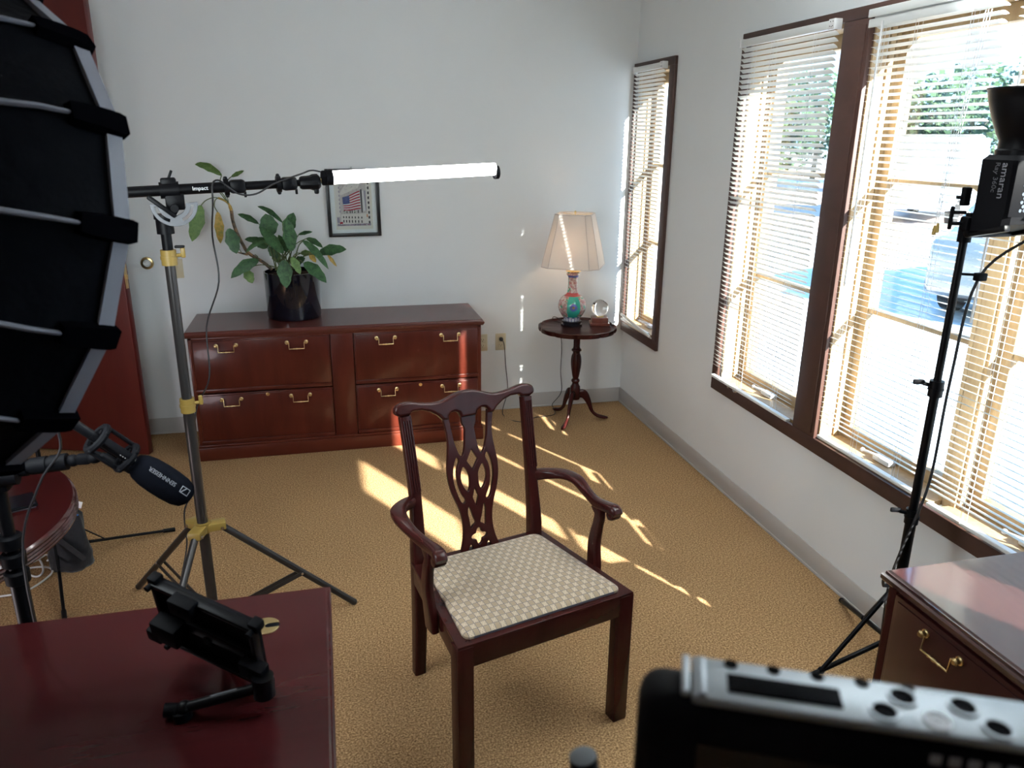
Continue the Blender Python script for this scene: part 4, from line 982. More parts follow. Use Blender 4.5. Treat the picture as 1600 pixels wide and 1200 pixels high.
def arc_band(r0, r1, a0, a1, n=22):
    q = [(r1 * math.cos(R(a0 + (a1 - a0) * k / n)), r1 * math.sin(R(a0 + (a1 - a0) * k / n)) + 0.012) for k in range(n + 1)]
    return q + [(r0 * math.cos(R(a0 + (a1 - a0) * k / n)), r0 * math.sin(R(a0 + (a1 - a0) * k / n)) + 0.012) for k in range(n, -1, -1)]
plate_m = principled('dull grey plate', (0.14, 0.145, 0.155), 0.4, metal=0.4)
link('protractor_plate', flat_mesh('protractor_plate', [arc_band(0.034, 0.068, 178, 362), arc_band(0.048, 0.057, 186, 250), arc_band(0.048, 0.057, 290, 354)], 0.004, 0.001, plate_m, M.Translation(-bs.location) @ axes(bd, bup, vw, cpt)), bs, 'slotted metal angle plate')
mb = MB(); mb.bar(cpt + bd * -0.07 + bup * 0.04 + vw * 0.02, cpt + bd * 0.0 + bup * -0.025 + vw * 0.02, 0.014, 0.012, vw, 0.005); mb.cyl(cpt, cpt + vw * 0.024, 0.012, n=12); wb(mb, 'clamp_lever', black, bs)
# boom arm
end0 = P0 - bd * 0.55
mb = MB(); mb.cyl(end0, P0 + bd * 0.20, 0.0165, n=20); bo = wb(mb, 'boom_arm', black, bs)
mb = MB(); mb.cyl(P0 + bd * 0.19, P0 + bd * 0.36, 0.0135, n=18); mb.cyl(P0 + bd * 0.34, P0 + bd * 0.445, 0.0105, n=16); wb(mb, 'boom_extension', black, bs)
mb = MB(); mb.cyl(P0 - bd * 0.028, P0 + bd * 0.028, 0.025, n=18); mb.box(P0 + bup * 0.024, (0.045, 0.03, 0.026), M((bd, bs_side, bup)).transposed(), 0.006); mb.bar(P0 + bup * 0.03, P0 + bup * 0.058 + bd * 0.014, 0.008, 0.008, bd, 0.002); wb(mb, 'boom_clamp', black, bs)
for t in (0.185, 0.345):
    c = P0 + bd * t
    mb = MB(); mb.box(c + bd * 0.014, (0.05, 0.042, 0.042), M((bd, bs_side, bup)).transposed(), 0.010); mb.cyl(c - bd * 0.026, c - bd * 0.012, 0.026, n=16)
    for s in (-1, 1): mb.box(c - bd * 0.019 + bup * s * 0.024, (0.012, 0.014, 0.018), M((bd, bs_side, bup)).transposed(), 0.005)
    mb.box(c + bd * 0.035 - bup * 0.026, (0.008, 0.008, 0.018), M((bd, bs_side, bup)).transposed(), 0.002); wb(mb, 'boom_collar', black, bs)
mb = MB(); c = P0 + bd * 0.405
mb.rings([[c + bd * h + (bs_side * math.cos(2 * pi * i / 20) + bup * math.sin(2 * pi * i / 20)) * (r + (0.002 if i % 2 else 0)) for i in range(20)] for r, h in ((0.015, -0.012), (0.019, -0.006), (0.020, 0.02), (0.024, 0.03), (0.024, 0.046), (0.016, 0.054))]); mb.box(c + bd * 0.04 - bup * 0.028, (0.016, 0.014, 0.02), None, 0.005); wb(mb, 'tip_knob', black, bs)
mb = MB(); mb.cyl(P0 + bd * 0.455, PA - bd * 0.008, 0.0065, n=12); wb(mb, 'spigot', brass, bs, label='brass spigot')
tm = text_mesh('Impact', 0.017, whitetext); tm.transform(M.Translation(-bs.location) @ axes(bd, bup, vw, P0 + bd * 0.088 + vw * 0.0166 + bup * 0.001)); link('lettering', tm, bo, 'small white maker lettering')
# tube light
tl = thing('tube_light', 'lit white LED tube light on the end of the boom arm', 'light tube', PA)
LT = (PB - PA).length; RT_ = 0.0215
fdir = (vw * 0.8 - V((0, 0, 0.6))).normalized(); fdir = (fdir - bd * fdir.dot(bd)).normalized(); fs_ = bd.cross(fdir).normalized()
n = 32; rA = []; rB = []
mb = MB()
for (L_, out) in ((0.014, rA), (LT - 0.012, rB)):
    for k in range(25):
        a = R(-128) + R(256) * k / 24; out.append(PA + bd * L_ + (fdir * math.cos(a) + fs_ * math.sin(a)) * RT_)
mb.rings([rA, rB], True); wb(mb, 'diffuser', tube_emit, tl)
rA = []; rB = []; mb = MB()
for (L_, out) in ((0.014, rA), (LT - 0.012, rB)):
    for k in range(17):
        a = R(126) + R(108) * k / 16; out.append(PA + bd * L_ + (fdir * math.cos(a) + fs_ * math.sin(a)) * (RT_ + 0.0018))
mb.rings([rA, rB], True); wb(mb, 'housing', black, tl)
mb = MB(); mb.cyl(PA - bd * 0.006, PA + bd * 0.016, 0.0242, n=24); mb.box(PA - bd * 0.010, (0.024, 0.035, 0.04), M((bd, fdir, fs_)).transposed(), 0.006); wb(mb, 'socket_cap', blackm, tl)
mb = MB(); mb.cyl(PB - bd * 0.014, PB, 0.0238, n=24); wb(mb, 'end_cap', blackm, tl)
cb_pts = [PA - bd * 0.012 + bup * 0.018, PA - bd * 0.05 + bup * 0.026, P0 + bd * 0.40 + bup * 0.030 + vw * 0.02, P0 + bd * 0.31 + bup * 0.004 + vw * 0.03, P0 + bd * 0.25 - bup * 0.024 + vw * 0.03, P0 + bd * 0.20 - bup * 0.022 + vw * 0.03, P0 + bd * 0.165 + bup * 0.006 + vw * 0.03, P0 + bd * 0.145 + bup * 0.022 + vw * 0.01,
          P0 + bd * 0.125 + bup * 0.012 + vw * 0.02, P0 + bd * 0.118 - bup * 0.05 + vw * 0.01] + [atd(*q, d) for q, d in (((332, 370), 2.62), ((342, 440), 2.66), ((323, 510), 2.70), ((327, 590), 2.72), ((306, 645), 2.74), ((300, 760), 2.76), ((288, 800), 2.78), ((292, 850), 2.80), ((284, 900), 2.78))]
mb = MB(); mb.tube(crom(cb_pts, 6), 0.0028, 6); wb(mb, 'power_cable', cable_b, tl, label='thin black cable hanging from the boom')

# ------------------------------------------------------------------ softbox on its stand
SC = V((-2.587, -3.219, 1.588)); saz, sel, sph = R(41.0), R(-15.6), R(-4.75); SRad, SDep = 0.43, 0.43
sn = V((math.sin(saz) * math.cos(sel), math.cos(saz) * math.cos(sel), math.sin(sel))); e1 = V((math.cos(saz), -math.sin(saz), 0)); e2 = e1.cross(sn)
sb = thing('softbox', 'large black round softbox with grey ribs at the left edge', 'softbox', SC)
def dome(t, th, dr=0.0):     # t = 0 rim .. 1 hub
    r = (SRad * (1 - t ** 2.2) ** 0.55 if t < 1 else 0.0); r = max(r, 0.06) + dr
    return e1 * (math.cos(th) * r) - e2 * (math.sin(th) * r) - sn * (SDep * t)
NT = 9; TS = [0, 0.08, 0.18, 0.3, 0.45, 0.6, 0.75, 0.88, 1.0]
for k in range(16):
    a0 = sph + (k - 0.0) * pi / 8; a1 = a0 + pi / 8; mb = MB(); vs = []; fs = []
    for i, t in enumerate(TS):
        A = dome(t, a0); B = dome(t, a1)
        for j in range(7):
            u = j / 6; p = A * (1 - u) + B * u
            ax = -sn * (SDep * t); rv = (p - ax); p = ax + rv * (1 - 0.012 * math.sin(pi * u) * math.sin(pi * min(1, t + 0.1)))
            vs.append(p)
    for i in range(NT - 1):
        for j in range(6): q = i * 7 + j; fs.append((q, q + 1, q + 8, q + 7))
    m_ = len(vs); vs2 = [v * 0.992 for v in vs]
    mb.add(vs, fs); mb.add(vs2, [f[::-1] for f in fs]); mb.build('fabric_panel', fabric, sb, 60)
    # grey rod sleeve, black tab at the rim, grey rim binding
    MB().tube([dome(t, a0, 0.004) for t in (0.17, 0.28, 0.45, 0.6, 0.75, 0.9)], [0.0075, 0.009, 0.010, 0.010, 0.009, 0.007], 8, flat=0.5).build('rib_sleeve', piping, sb)
    mb = MB(); rr = []
    tang = (e1 * -math.sin(a0) - e2 * math.cos(a0))
    for t, wv in ((-0.02, 0.018), (0.0, 0.021), (0.04, 0.021), (0.09, 0.020), (0.15, 0.0185), (0.185, 0.016)):
        c = dome(max(t, 0), a0, 0.007) + (sn * 0.010 if t < 0 else V((0, 0, 0))); o_ = (c + sn * (SDep * max(t, 0))).normalized()
        rr.append([c - tang * wv - o_ * 0.010, c + tang * wv - o_ * 0.010, c + tang * wv * 0.85 + o_ * 0.006, c - tang * wv * 0.85 + o_ * 0.006])
    mb.rings(rr).build('velcro_tab', velcro, sb)
    pa, pb = dome(0, a0), dome(0, a1)
    rr = []
    for j in range(7):
        u = j / 6; c = pa * (1 - u) + pb * u; o_ = c.normalized(); rr.append([c + o_ * 0.006 - sn * 0.024, c + o_ * 0.007 + sn * 0.002, c - o_ * 0.004 + sn * 0.004, c - o_ * 0.003 - sn * 0.022])
    MB().rings(rr).build('rim_binding', piping, sb)
diffm = principled('softbox diffuser', (0.85, 0.85, 0.85), 0.8, emit=(0.86, 0.96, 1.0), estr=5.2)
MB().rings([[dome(0, sph + k * pi / 8) * 0.985 - sn * d for k in range(16)] for d in (0.022, 0.018)]).build('diffuser', diffm, sb, None)
hb = -sn * SDep
mb = MB(); mb.cyl(hb + sn * 0.02, hb - sn * 0.02, 0.075, n=24); mb.build('speed_ring', black, sb)
sl = thing('studio_light', 'black studio light head behind the softbox on a stand outside the picture', 'studio light', V((-3.05, -3.96, 0)))
mb = MB(); c0 = SC + hb - sn * 0.02; c1 = c0 - sn * 0.22; mb.cyl(c0, c1, 0.055, n=20); wb(mb, 'light_body', blackm, sl)
mb = MB(); mb.cyl((-3.05, -3.96, 0.05), (-3.05, -3.96, c1.z - 0.02), 0.015, n=14); mb.bar((-3.05, -3.96, c1.z - 0.03), c1 + sn * 0.06, 0.03, 0.02); wb(mb, 'stand_pole', black, sl)
for a in (-160, -70, 190 + 130): MB().cyl((0, 0, 0.45), (0.30 * math.cos(R(a)), 0.30 * math.sin(R(a)) - 0.02, 0.012), 0.010, n=10).build('leg', black, sl)

# ------------------------------------------------------------------ shotgun microphone on a stand
MX, MY = -2.690, -3.050
ms = thing('microphone_stand', 'black microphone stand pole with short boom at the left edge', 'microphone stand', (MX, MY, 0))
MB().cyl((0, 0, 0.02), (0, 0, 0.80), 0.019, n=18).build('lower_pole', black, ms); MB().cyl((0, 0, 0.78), (0, 0, 1.05), 0.0145, n=18).build('upper_pole', black, ms)
mb = MB()
for z in (0.80, 0.845, 0.89): mb.lathe([(0.019, z - 0.018), (0.0255, z - 0.014), (0.0265, z + 0.012), (0.021, z + 0.017)], 20)
mb.build('twist_lock', blackm, ms)
mb = MB(); mb.box((0, 0, 1.05), (0.055, 0.05, 0.07), None, 0.012); mb.cyl((-0.03, -0.02, 1.055), (0.05, -0.02, 1.055), 0.020, n=14); mb.build('clamp_head', blackm, ms)
for a in (20, 140, 260):
    d = V((math.cos(R(a)), math.sin(R(a)), 0)); MB().cyl((0, 0, 0.12), d * 0.085 + V((0, 0, 0.012)), 0.010, n=10).build('leg', black, ms)
a0 = V((MX, MY, 1.06)); a1 = atd(165, 712, 1.72)
ad = (a1 - a0).normalized(); AL = (a1 - a0).length
mb = MB(); mb.cyl(a0, a0 + ad * AL * 0.62, 0.0155, n=16)
for t in (0.14, 0.32, 0.5): mb.cyl(a0 + ad * AL * t, a0 + ad * AL * (t + 0.15), 0.0190, n=16)
mb.cyl(a0 + ad * AL * 0.6, a1, 0.0075, n=12); mb.sphere(a0 + ad * AL * 0.70, 0.014, 12); mb.sphere(a0 + ad * AL * 0.90, 0.017, 12, (1, 1, 0.8)); mb.box(a0 + ad * AL * 0.80, (0.03, 0.022, 0.024), None, 0.006)
wb(mb, 'short_boom', blackm, ms)
mic_t = atd(112, 660, 1.62); mic_h = atd(296, 778, 1.80); md = (mic_h - mic_t).normalized(); ML = (mic_h - mic_t).length
mc = thing('microphone', 'black shotgun microphone with foam windscreen in a shock mount', 'microphone', mic_t)
mb = MB(); mb.cyl(mic_t, mic_t + md * ML * 0.60, 0.0105, n=18); mb.cyl(mic_t + md * ML * 0.15, mic_t + md * ML * 0.24, 0.0112, n=18); tb = wb(mb, 'microphone_tube', black, mc)
fo0 = mic_t + md * ML * 0.50; FL = ML * 0.50 / 0.205; FR = 0.0365
mb = MB(); mb.lathe([(r_, h_ * FL) for r_, h_ in ((0.0, 0.0), (0.012, 0.0), (0.022, 0.006), (0.030, 0.024), (0.0345, 0.05), (FR, 0.09), (FR, 0.13), (0.0345, 0.165), (0.029, 0.188), (0.020, 0.200), (0.0, 0.205))], 32, fo0, md); fo = wb(mb, 'windscreen', foam, mc)
viewm = CAM - fo0; viewm = (viewm - md * viewm.dot(md)).normalized(); tx = -md; ty = viewm.cross(tx)
def wrap(me, rad, s0, lift=0.0012, rot=0.0):
    for v in me.vertices:
        s, q, dep = v.co.x, v.co.y, v.co.z; a = q / rad + rot
        p = fo0 + md * (s0 - s) + (viewm * math.cos(a) + ty * math.sin(a)) * (rad + lift + dep)
        v.co = p - mc.location
    return me
link('lettering', wrap(text_mesh('SENNHEISER', 0.0130, greytext, 0.0003), FR, 0.078 * FL, 0.0012, -0.20), fo, 'grey maker lettering, upside down')
lgm = flat_mesh('logo', [[(-0.011, -0.008), (0.011, -0.008), (0.011, 0.008), (-0.011, 0.008)], [(-0.0095, -0.0065), (-0.002, -0.0065), (0.006, 0.0065), (-0.0095, 0.0065)], [(0.0005, -0.0065), (0.0095, -0.0065), (0.0095, 0.0065), (0.0085, 0.0065)]], 0.0004, 0.0001, greytext)
link('logo', wrap(lgm, FR, 0.160 * FL, 0.0002, -0.20), fo, 'grey maker emblem')
# shock mount: two rings and four bars round the tube
mb = MB(); px_, py_, _ = frame_z(md); c = mic_t + md * (ML * 0.36)
for t in (ML * 0.20, ML * 0.44):
    q = [mic_t + md * t + (px_ * math.cos(2 * pi * i / 20) + py_ * math.sin(2 * pi * i / 20)) * 0.030 for i in range(20)]; mb.tube(q, 0.0080, 8, closed=True)
    for i in range(4):
        a = pi / 4 + i * pi / 2; o_ = px_ * math.cos(a) + py_ * math.sin(a); mb.cyl(mic_t + md * t + o_ * 0.010, mic_t + md * t + o_ * 0.034, 0.003, n=6); mb.sphere(mic_t + md * t + o_ * 0.036, 0.005, 8)
for i in range(4):
    a = pi / 4 + i * pi / 2 + 0.4; o_ = px_ * math.cos(a) + py_ * math.sin(a); mb.bar(mic_t + md * (ML * 0.20) + o_ * 0.031, mic_t + md * (ML * 0.44) + o_ * 0.031, 0.015, 0.008, o_, 0.003)
mb.cyl(a1, mic_t + md * (ML * 0.46) - V((0, 0, 0.028)), 0.008, n=10); sm_ = wb(mb, 'shock_mount', blackm, mc)
mb = MB()
for k in range(4): mb.box(mic_t + md * (ML * 0.385 + k * 0.006) + viewm * 0.0107, (0.0022, 0.007, 0.0006), M((tx, ty, viewm)).transposed())
wb(mb, 'print_mark', whitetext, mc, None, 'tiny white print', tb)
mb = MB(); mb.tube(crom([mic_t, mic_t - md * 0.05, atd(95, 700, 1.66), atd(60, 760, 1.70), V((MX + 0.03, MY - 0.03, 0.85)), V((MX + 0.03, MY - 0.02, 0.4))], 5), 0.003, 6); wb(mb, 'cable', cable_b, mc)

# ------------------------------------------------------------------ round table with a phone
RX, RY, RZ, RR = -3.238, -2.603, 0.74, 0.53
rt = thing('round_table', 'round dark red mahogany table with reeded edge at the left', 'table', (RX, RY, 0))
rtop = wood('round table top', (0.030, 0.004, 0.004), (0.045, 0.006, 0.006), (1, 1, 1), 0.18, 0.5, 6)
MB().lathe([(0.0, RZ - 0.045), (RR - 0.03, RZ - 0.045)] + [q for k in range(4) for q in ((RR - 0.008 + 0.004 * (1 if k < 2 else 0.6), RZ - 0.044 + k * 0.010), (RR - 0.002 + (0 if k < 3 else -0.002), RZ - 0.039 + k * 0.010), (RR - 0.006, RZ - 0.0355 + k * 0.010))] + [(RR - 0.012, RZ), (0.0, RZ)], 96).build('table_top', rtop, rt, 30)
MB().lathe([(0.06, 0.695), (0.05, 0.66), (0.045, 0.4), (0.06, 0.25), (0.065, 0.14), (0.0, 0.13)], 24).build('pedestal', mahog, rt)
for a in (45, 135, 225, 315):
    d = V((math.cos(R(a)), math.sin(R(a)), 0)); MB().loft(crom([d * 0.04 + V((0, 0, 0.17)), d * 0.20 + V((0, 0, 0.10)), d * 0.36 + V((0, 0, 0.025))], 5), [0.05, 0.045, 0.04], [0.08, 0.05, 0.03]).build('leg', mahog, rt)
p = onz(22, 792, RZ + 0.012)
ph = thing('tablet', 'thin black tablet lying on the round table', 'tablet', (p.x - 0.04, p.y + 0.02, RZ), R(25))
MB().box((0, 0, 0.007), (0.17, 0.10, 0.008), None, 0.003).build('case', blackm, ph); MB().box((0, 0, 0.0115), (0.16, 0.092, 0.001), None, 0).build('screen', screen, ph)
MB().box((0, 0, 0.0015), (0.16, 0.09, 0.003), None, 0.001).build('back_cover', chrome, ph)

# ------------------------------------------------------------------ floor clutter by the round table
bp = onz(112, 886, 0)
bag = thing('drawstring_bag', 'crumpled dark grey drawstring bag with blue cord on the carpet', 'bag', bp)
rnd = random.Random(5); n = 28; rg = []
for (h, a, b, dx, dy) in ((0.0, 0.075, 0.045, 0, 0), (0.012, 0.085, 0.052, 0, 0), (0.07, 0.080, 0.050, 0.002, 0.004), (0.14, 0.070, 0.045, 0.006, 0.008), (0.20, 0.062, 0.040, 0.012, 0.010), (0.24, 0.052, 0.034, 0.018, 0.012), (0.258, 0.034, 0.024, 0.022, 0.012), (0.275, 0.042, 0.030, 0.026, 0.012), (0.285, 0.046, 0.034, 0.030, 0.012)):
    rg.append([(dx + a * math.cos(2 * pi * i / n) * (1 + 0.10 * math.sin(5 * 2 * pi * i / n + h * 22) + 0.05 * rnd.uniform(-1, 1)), dy + b * math.sin(2 * pi * i / n) * (1 + 0.16 * math.sin(4 * 2 * pi * i / n + h * 17)), h) for i in range(n)])
MB().rings(rg).build('sack', cloth, bag, 60)
mb = MB(); mb.tube(crom([(-0.05, -0.02, 0.262), (-0.02, -0.035, 0.262), (0.02, -0.03, 0.266), (0.03, 0.0, 0.275), (0.0, -0.01, 0.30), (-0.03, -0.02, 0.285), (0.01, -0.045, 0.27), (0.035, -0.03, 0.25)], 5), 0.004, 6); mb.xform(M.Translation((0.035, 0, 0.004))); mb.build('drawcord', bluecord, bag, label='blue drawcord')
MB().box((0.062, -0.012, 0.297), (0.05, 0.003, 0.030), M.Rotation(R(20), 3, 'Y'), 0.001).build('paper_tag', plastic_w, bag, label='white paper tag')
MB().bar((-0.075, -0.05, 0.235), (0.075, -0.055, 0.06), 0.022, 0.004, (0, -1, 0)).build('strap', cloth, bag)
# small black stand whose legs spread across the carpet
kx, ky = onz(93, 882, 0).x, onz(93, 882, 0).y
ks = thing('tripod_stand', 'small black tripod stand with long legs beside the grey bag', 'tripod', (kx, ky, 0))
MB().cyl((0, 0, 0.06), (0, 0, 0.55), 0.009, n=12).build('pole', black, ks)
mb = MB(); mb.cyl((0, 0, 0.20), (0, 0, 0.26), 0.017, n=14); mb.box((0.018, -0.01, 0.23), (0.026, 0.018, 0.022), None, 0.005); mb.cyl((0, 0, 0.07), (0, 0, 0.10), 0.016, n=14); mb.build('hub', blackm, ks)
for f in (onz(273, 827, 0.010), onz(-60, 892, 0.010), onz(101, 968, 0.010)):
    f = f - V((kx, ky, 0)); d = V((f.x, f.y, 0)).normalized()
    lg = MB().cyl(d * 0.016 + V((0, 0, 0.085)), f, 0.0065, n=10).cyl(f - d * 0.05 + V((0, 0, 0.008)), f, 0.0095, n=10).build('leg', black, ks)
    MB().bar(d * 0.018 + V((0, 0, 0.225)), f * 0.38 + (d * 0.016 + V((0, 0, 0.085))) * 0.62, 0.010, 0.004, (0, 0, 1)).build('brace', black, ks)
MB().box((0.022, -0.012, 0.155), (0.012, 0.006, 0.03), None, 0.001).build('red_tag', principled('red tag', (0.6, 0.03, 0.02), 0.5), ks, label='small red tag')
def floor_cable(name, label, pts, r, mat):
    b = onz(*pts[0], 0); mb = MB(); mb.tube(crom([onz(*q, r + 0.001 + 0.006 * (i % 3 == 1)) for i, q in enumerate(pts)], 7), r, 6)
    o = mb.build(name, mat); tag(o, label, 'cable'); return o
floor_cable('cable', 'white cable looping on the carpet under the round table', [(0, 932), (25, 928), (48, 920), (72, 904), (82, 893), (76, 887), (58, 886), (40, 890), (44, 897), (58, 901), (67, 893), (64, 878), (52, 866), (40, 862), (34, 868), (40, 882), (58, 875), (72, 867), (78, 871), (74, 876)], 0.0042, cable_w)
mb = MB(); q = [onz(40, 884, 0.005), onz(55, 872, 0.01), atd(62, 858, 3.55), atd(67, 840, 3.5), atd(64, 820, 3.4)]; mb.tube(crom(q, 6), 0.0042, 6); tag(mb.build('cable', cable_w), 'white cable rising from the loops towards the round table', 'cable')
mb = MB(); q = [atd(35, 888, 3.5), atd(48, 870, 3.48), atd(62, 845, 3.45), atd(73, 820, 3.42)]; mb.tube(crom(q, 5), 0.012, 8)
wb(mb, 'bent_leg', black, ks)

# ------------------------------------------------------------------ left desk
LD = (-3.45, -1.996, -3.905, -3.147, 0.74)
dk = thing('desk', 'dark red mahogany desk with glossy top at the lower left', 'desk', ((LD[0] + LD[1]) / 2, (LD[2] + LD[3]) / 2, 0))
mb = MB(); x0, x1, y0, y1, z1 = LD; rings = []
for (d, z) in ((0.014, z1 - 0.036), (0.004, z1 - 0.034), (0.0, z1 - 0.028), (0.002, z1 - 0.022), (0.004, z1 - 0.020), (0.0, z1 - 0.016), (0.0, z1 - 0.006), (0.004, z1 - 0.003), (0.007, z1 - 0.0035), (0.011, z1)):
    rings.append([(x0 + d, y0 + d, z), (x1 - d, y0 + d, z), (x1 - d, y1 - d, z), (x0 + d, y1 - d, z)])
mb.rings(rings); wb(mb, 'desk_top', desktop, dk, 30)
mb = MB(); mb.bx(x1 - 0.05, x1 - 0.02, y0 + 0.03, y1 - 0.03, 0, z1 - 0.036, 0.002); wb(mb, 'end_panel', cherry, dk)
mb = MB(); mb.bx(x0 + 0.02, x0 + 0.05, y0 + 0.03, y1 - 0.03, 0, z1 - 0.036, 0.002); wb(mb, 'end_panel', cherry, dk)
mb = MB(); mb.bx(x0 + 0.05, x1 - 0.05, y1 - 0.06, y1 - 0.04, 0.12, z1 - 0.036, 0.002); wb(mb, 'modesty_panel', cherry, dk)
gp = V((-2.137, -3.285, z1)); a = [(0.030 * math.cos(2 * pi * i / 40), 0.030 * math.sin(2 * pi * i / 40)) for i in range(-1, 39)]
gpts = [(0.030 * math.cos(2 * pi * i / 48 + R(16)), 0.030 * math.sin(2 * pi * i / 48 + R(16))) for i in range(0, 45)] + [(0.006, -0.008)] + [(0.008 * math.cos(R(270 - k * 30)) + 0.006, 0.008 * math.sin(R(270 - k * 30))) for k in range(1, 6)] + [(0.006, 0.008)]
link('cable_grommet', flat_mesh('cable_grommet', [gpts], 0.003, 0.0008, brass, M.Translation(gp - dk.location + V((0, 0, 0.0012)))), dk, 'round brass cable grommet')
mb = MB(); mb.cyl(gp + V((0, 0, 0.0)), gp + V((0, 0, 0.0008)), 0.0285, n=24); wb(mb, 'grommet_hole', darkslot, dk)

# ------------------------------------------------------------------ monitor cage on an articulated arm, lying on the desk
A, B, C = V((-2.306, -3.43, 0.972)), V((-2.12, -3.56, 0.932)), V((-2.05, -3.56, 0.772))
xh = (B - A).normalized(); yh = (C - B); yh = (yh - xh * yh.dot(xh)).normalized(); zh = xh.cross(yh)
if zh.dot(CAM - B) > 0: zh = -zh       # zh points to the screen side, away from the viewer
mw, mh = (B - A).length, (C - B).length; mo = A
mnt = thing('monitor_mount', 'black tablet cage propped on an articulated arm on the left desk', 'monitor mount', onz(290, 1108, 0.74))
def MP(u, v, w): return mo + xh * (u * mw) + yh * (v * mh) + zh * w
rot3 = M((xh, yh, zh)).transposed()
mb = MB(); mb.box(MP(0.5, 0.5, 0.004), (mw, mh, 0.010), rot3, 0.003); wb(mb, 'tablet_back', blackm, mnt)
mb = MB(); mb.box(MP(0.5, 0.5, 0.0105), (mw * 0.94, mh * 0.92, 0.002), rot3, 0); wb(mb, 'screen', screen, mnt)
mb = MB()
mb.box(MP(0.5, 0.02, -0.008), (mw, 0.010, 0.018), rot3, 0.002); mb.box(MP(0.5, 0.98, -0.008), (mw, 0.010, 0.018), rot3, 0.002); mb.box(MP(0.02, 0.5, -0.008), (0.010, mh, 0.018), rot3, 0.002); mb.box(MP(0.98, 0.5, -0.008), (0.010, mh, 0.018), rot3, 0.002)
mb.box(MP(0.5, 0.5, -0.010), (mw * 0.92, 0.028, 0.012), rot3, 0.003); wb(mb, 'cage_frame', black, mnt)
for (u, v) in ((0.36, 0.06), (0.98, 0.62)):
    mb = MB(); mb.box(MP(u, v, -0.022), (0.052, 0.036, 0.026), rot3, 0.003); mb.cyl(MP(u, v, -0.035), MP(u, v, -0.0365), 0.004, n=8); wb(mb, 'clamp_block', blackm, mnt)
mb = MB(); mb.box(MP(0.16, 0.55, -0.030), (0.060, 0.050, 0.036), rot3, 0.004); mb.box(MP(0.04, 0.66, -0.035), (0.034, 0.030, 0.026), rot3, 0.004); wb(mb, 'battery_block', blackm, mnt)
for (u, v) in ((0.0, 0.0), (1.0, 0.0), (1.0, 1.0), (0.02, 1.0)):
    mb = MB(); mb.box(MP(u, v, -0.002), (0.022, 0.022, 0.024), rot3, 0.005); mb.cyl(MP(u, v, -0.014) + yh * (0.004), MP(u, v, -0.026) + yh * 0.004, 0.006, n=10); wb(mb, 'corner_clip', blackm, mnt)
ball = atd(355, 1012, 1.60); elb = onz(412, 1072, 0.80); clp = onz(288, 1106, 0.762)
mb = MB(); mb.cyl(MP(0.5, 0.55, -0.014), ball, 0.010, n=12); mb.sphere(ball, 0.014, 12); mb.cyl(ball, elb, 0.011, 0.012, n=14); mb.cyl(elb - V((0, 0, 0.02)), elb + V((0, 0, 0.022)), 0.020, n=16); mb.cyl(elb, clp, 0.010, n=14); mb.sphere(clp, 0.014, 12); wb(mb, 'articulated_arm', black, mnt)
mb = MB(); mb.cyl(clp + V((-0.004, 0, -0.022)), clp + V((-0.006, 0, -0.004)), 0.017, n=16); mb.cyl(clp + V((0.012, 0.004, -0.010)), clp + V((-0.036, 0.006, -0.004)), 0.013, n=14); mb.cyl(clp + V((-0.018, 0.004, -0.010)), clp + V((-0.014, 0.004, -0.010)), 0.0155, n=14); wb(mb, 'arm_foot', blackm, mnt)
mb = MB(); d = (clp - elb).normalized(); mb.bar(elb + d * 0.05 + V((0, 0, 0.0101)), elb + d * 0.10 + V((0, 0, 0.0101)), 0.003, 0.0006, (0, 0, 1)); wb(mb, 'print_mark', greytext, mnt)

# ------------------------------------------------------------------ right desk
RD = (-0.640, -0.065, -4.95, -3.375, 0.74)
rd = thing('desk', 'mahogany drawer desk against the window wall at lower right', 'desk', ((RD[0] + RD[1]) / 2, (RD[2] + RD[3]) / 2, 0))
x0, x1, y0, y1, z1 = RD
rdt = wood('right desk top', (0.040, 0.015, 0.014), (0.050, 0.019, 0.018), (2.0, 0.25, 1), 0.16, 1.0, 12)
bsdf(rdt).inputs['Coat IOR'].default_value = 1.7
rdb = wood('right desk front', (0.030, 0.006, 0.006), (0.046, 0.010, 0.009), (1.5, 1.5, 0.2), 0.3, 0.3, 8)
mb = MB(); rings = []
for (d, z) in ((0.020, z1 - 0.036), (0.006, z1 - 0.034), (0.0, z1 - 0.027), (0.0, z1 - 0.016), (0.004, z1 - 0.011), (0.007, z1 - 0.0105), (0.0075, z1 - 0.005), (0.011, z1 - 0.0045), (0.015, z1)):
    rings.append([(x0 + d, y0 + d, z), (x1 - d, y0 + d, z), (x1 - d, y1 - d, z), (x0 + d, y1 - d, z)])
mb.rings(rings); wb(mb, 'desk_top', rdt, rd, 30)
mb = MB(); mb.bx(x0 + 0.030, x1 - 0.01, y0 + 0.015, y1 - 0.015, 0.0, z1 - 0.036, 0.002); wb(mb, 'carcase', rdb, rd)
mb = MB(); mb.bx(x0 + 0.018, x0 + 0.032, y1 - 0.042, y1 - 0.015, 0.0, z1 - 0.036, 0.002); mb.bx(x0 + 0.018, x0 + 0.032, y0 + 0.015, y1 - 0.015, z1 - 0.046, z1 - 0.036, 0.002); wb(mb, 'face_frame', mahog, rd)
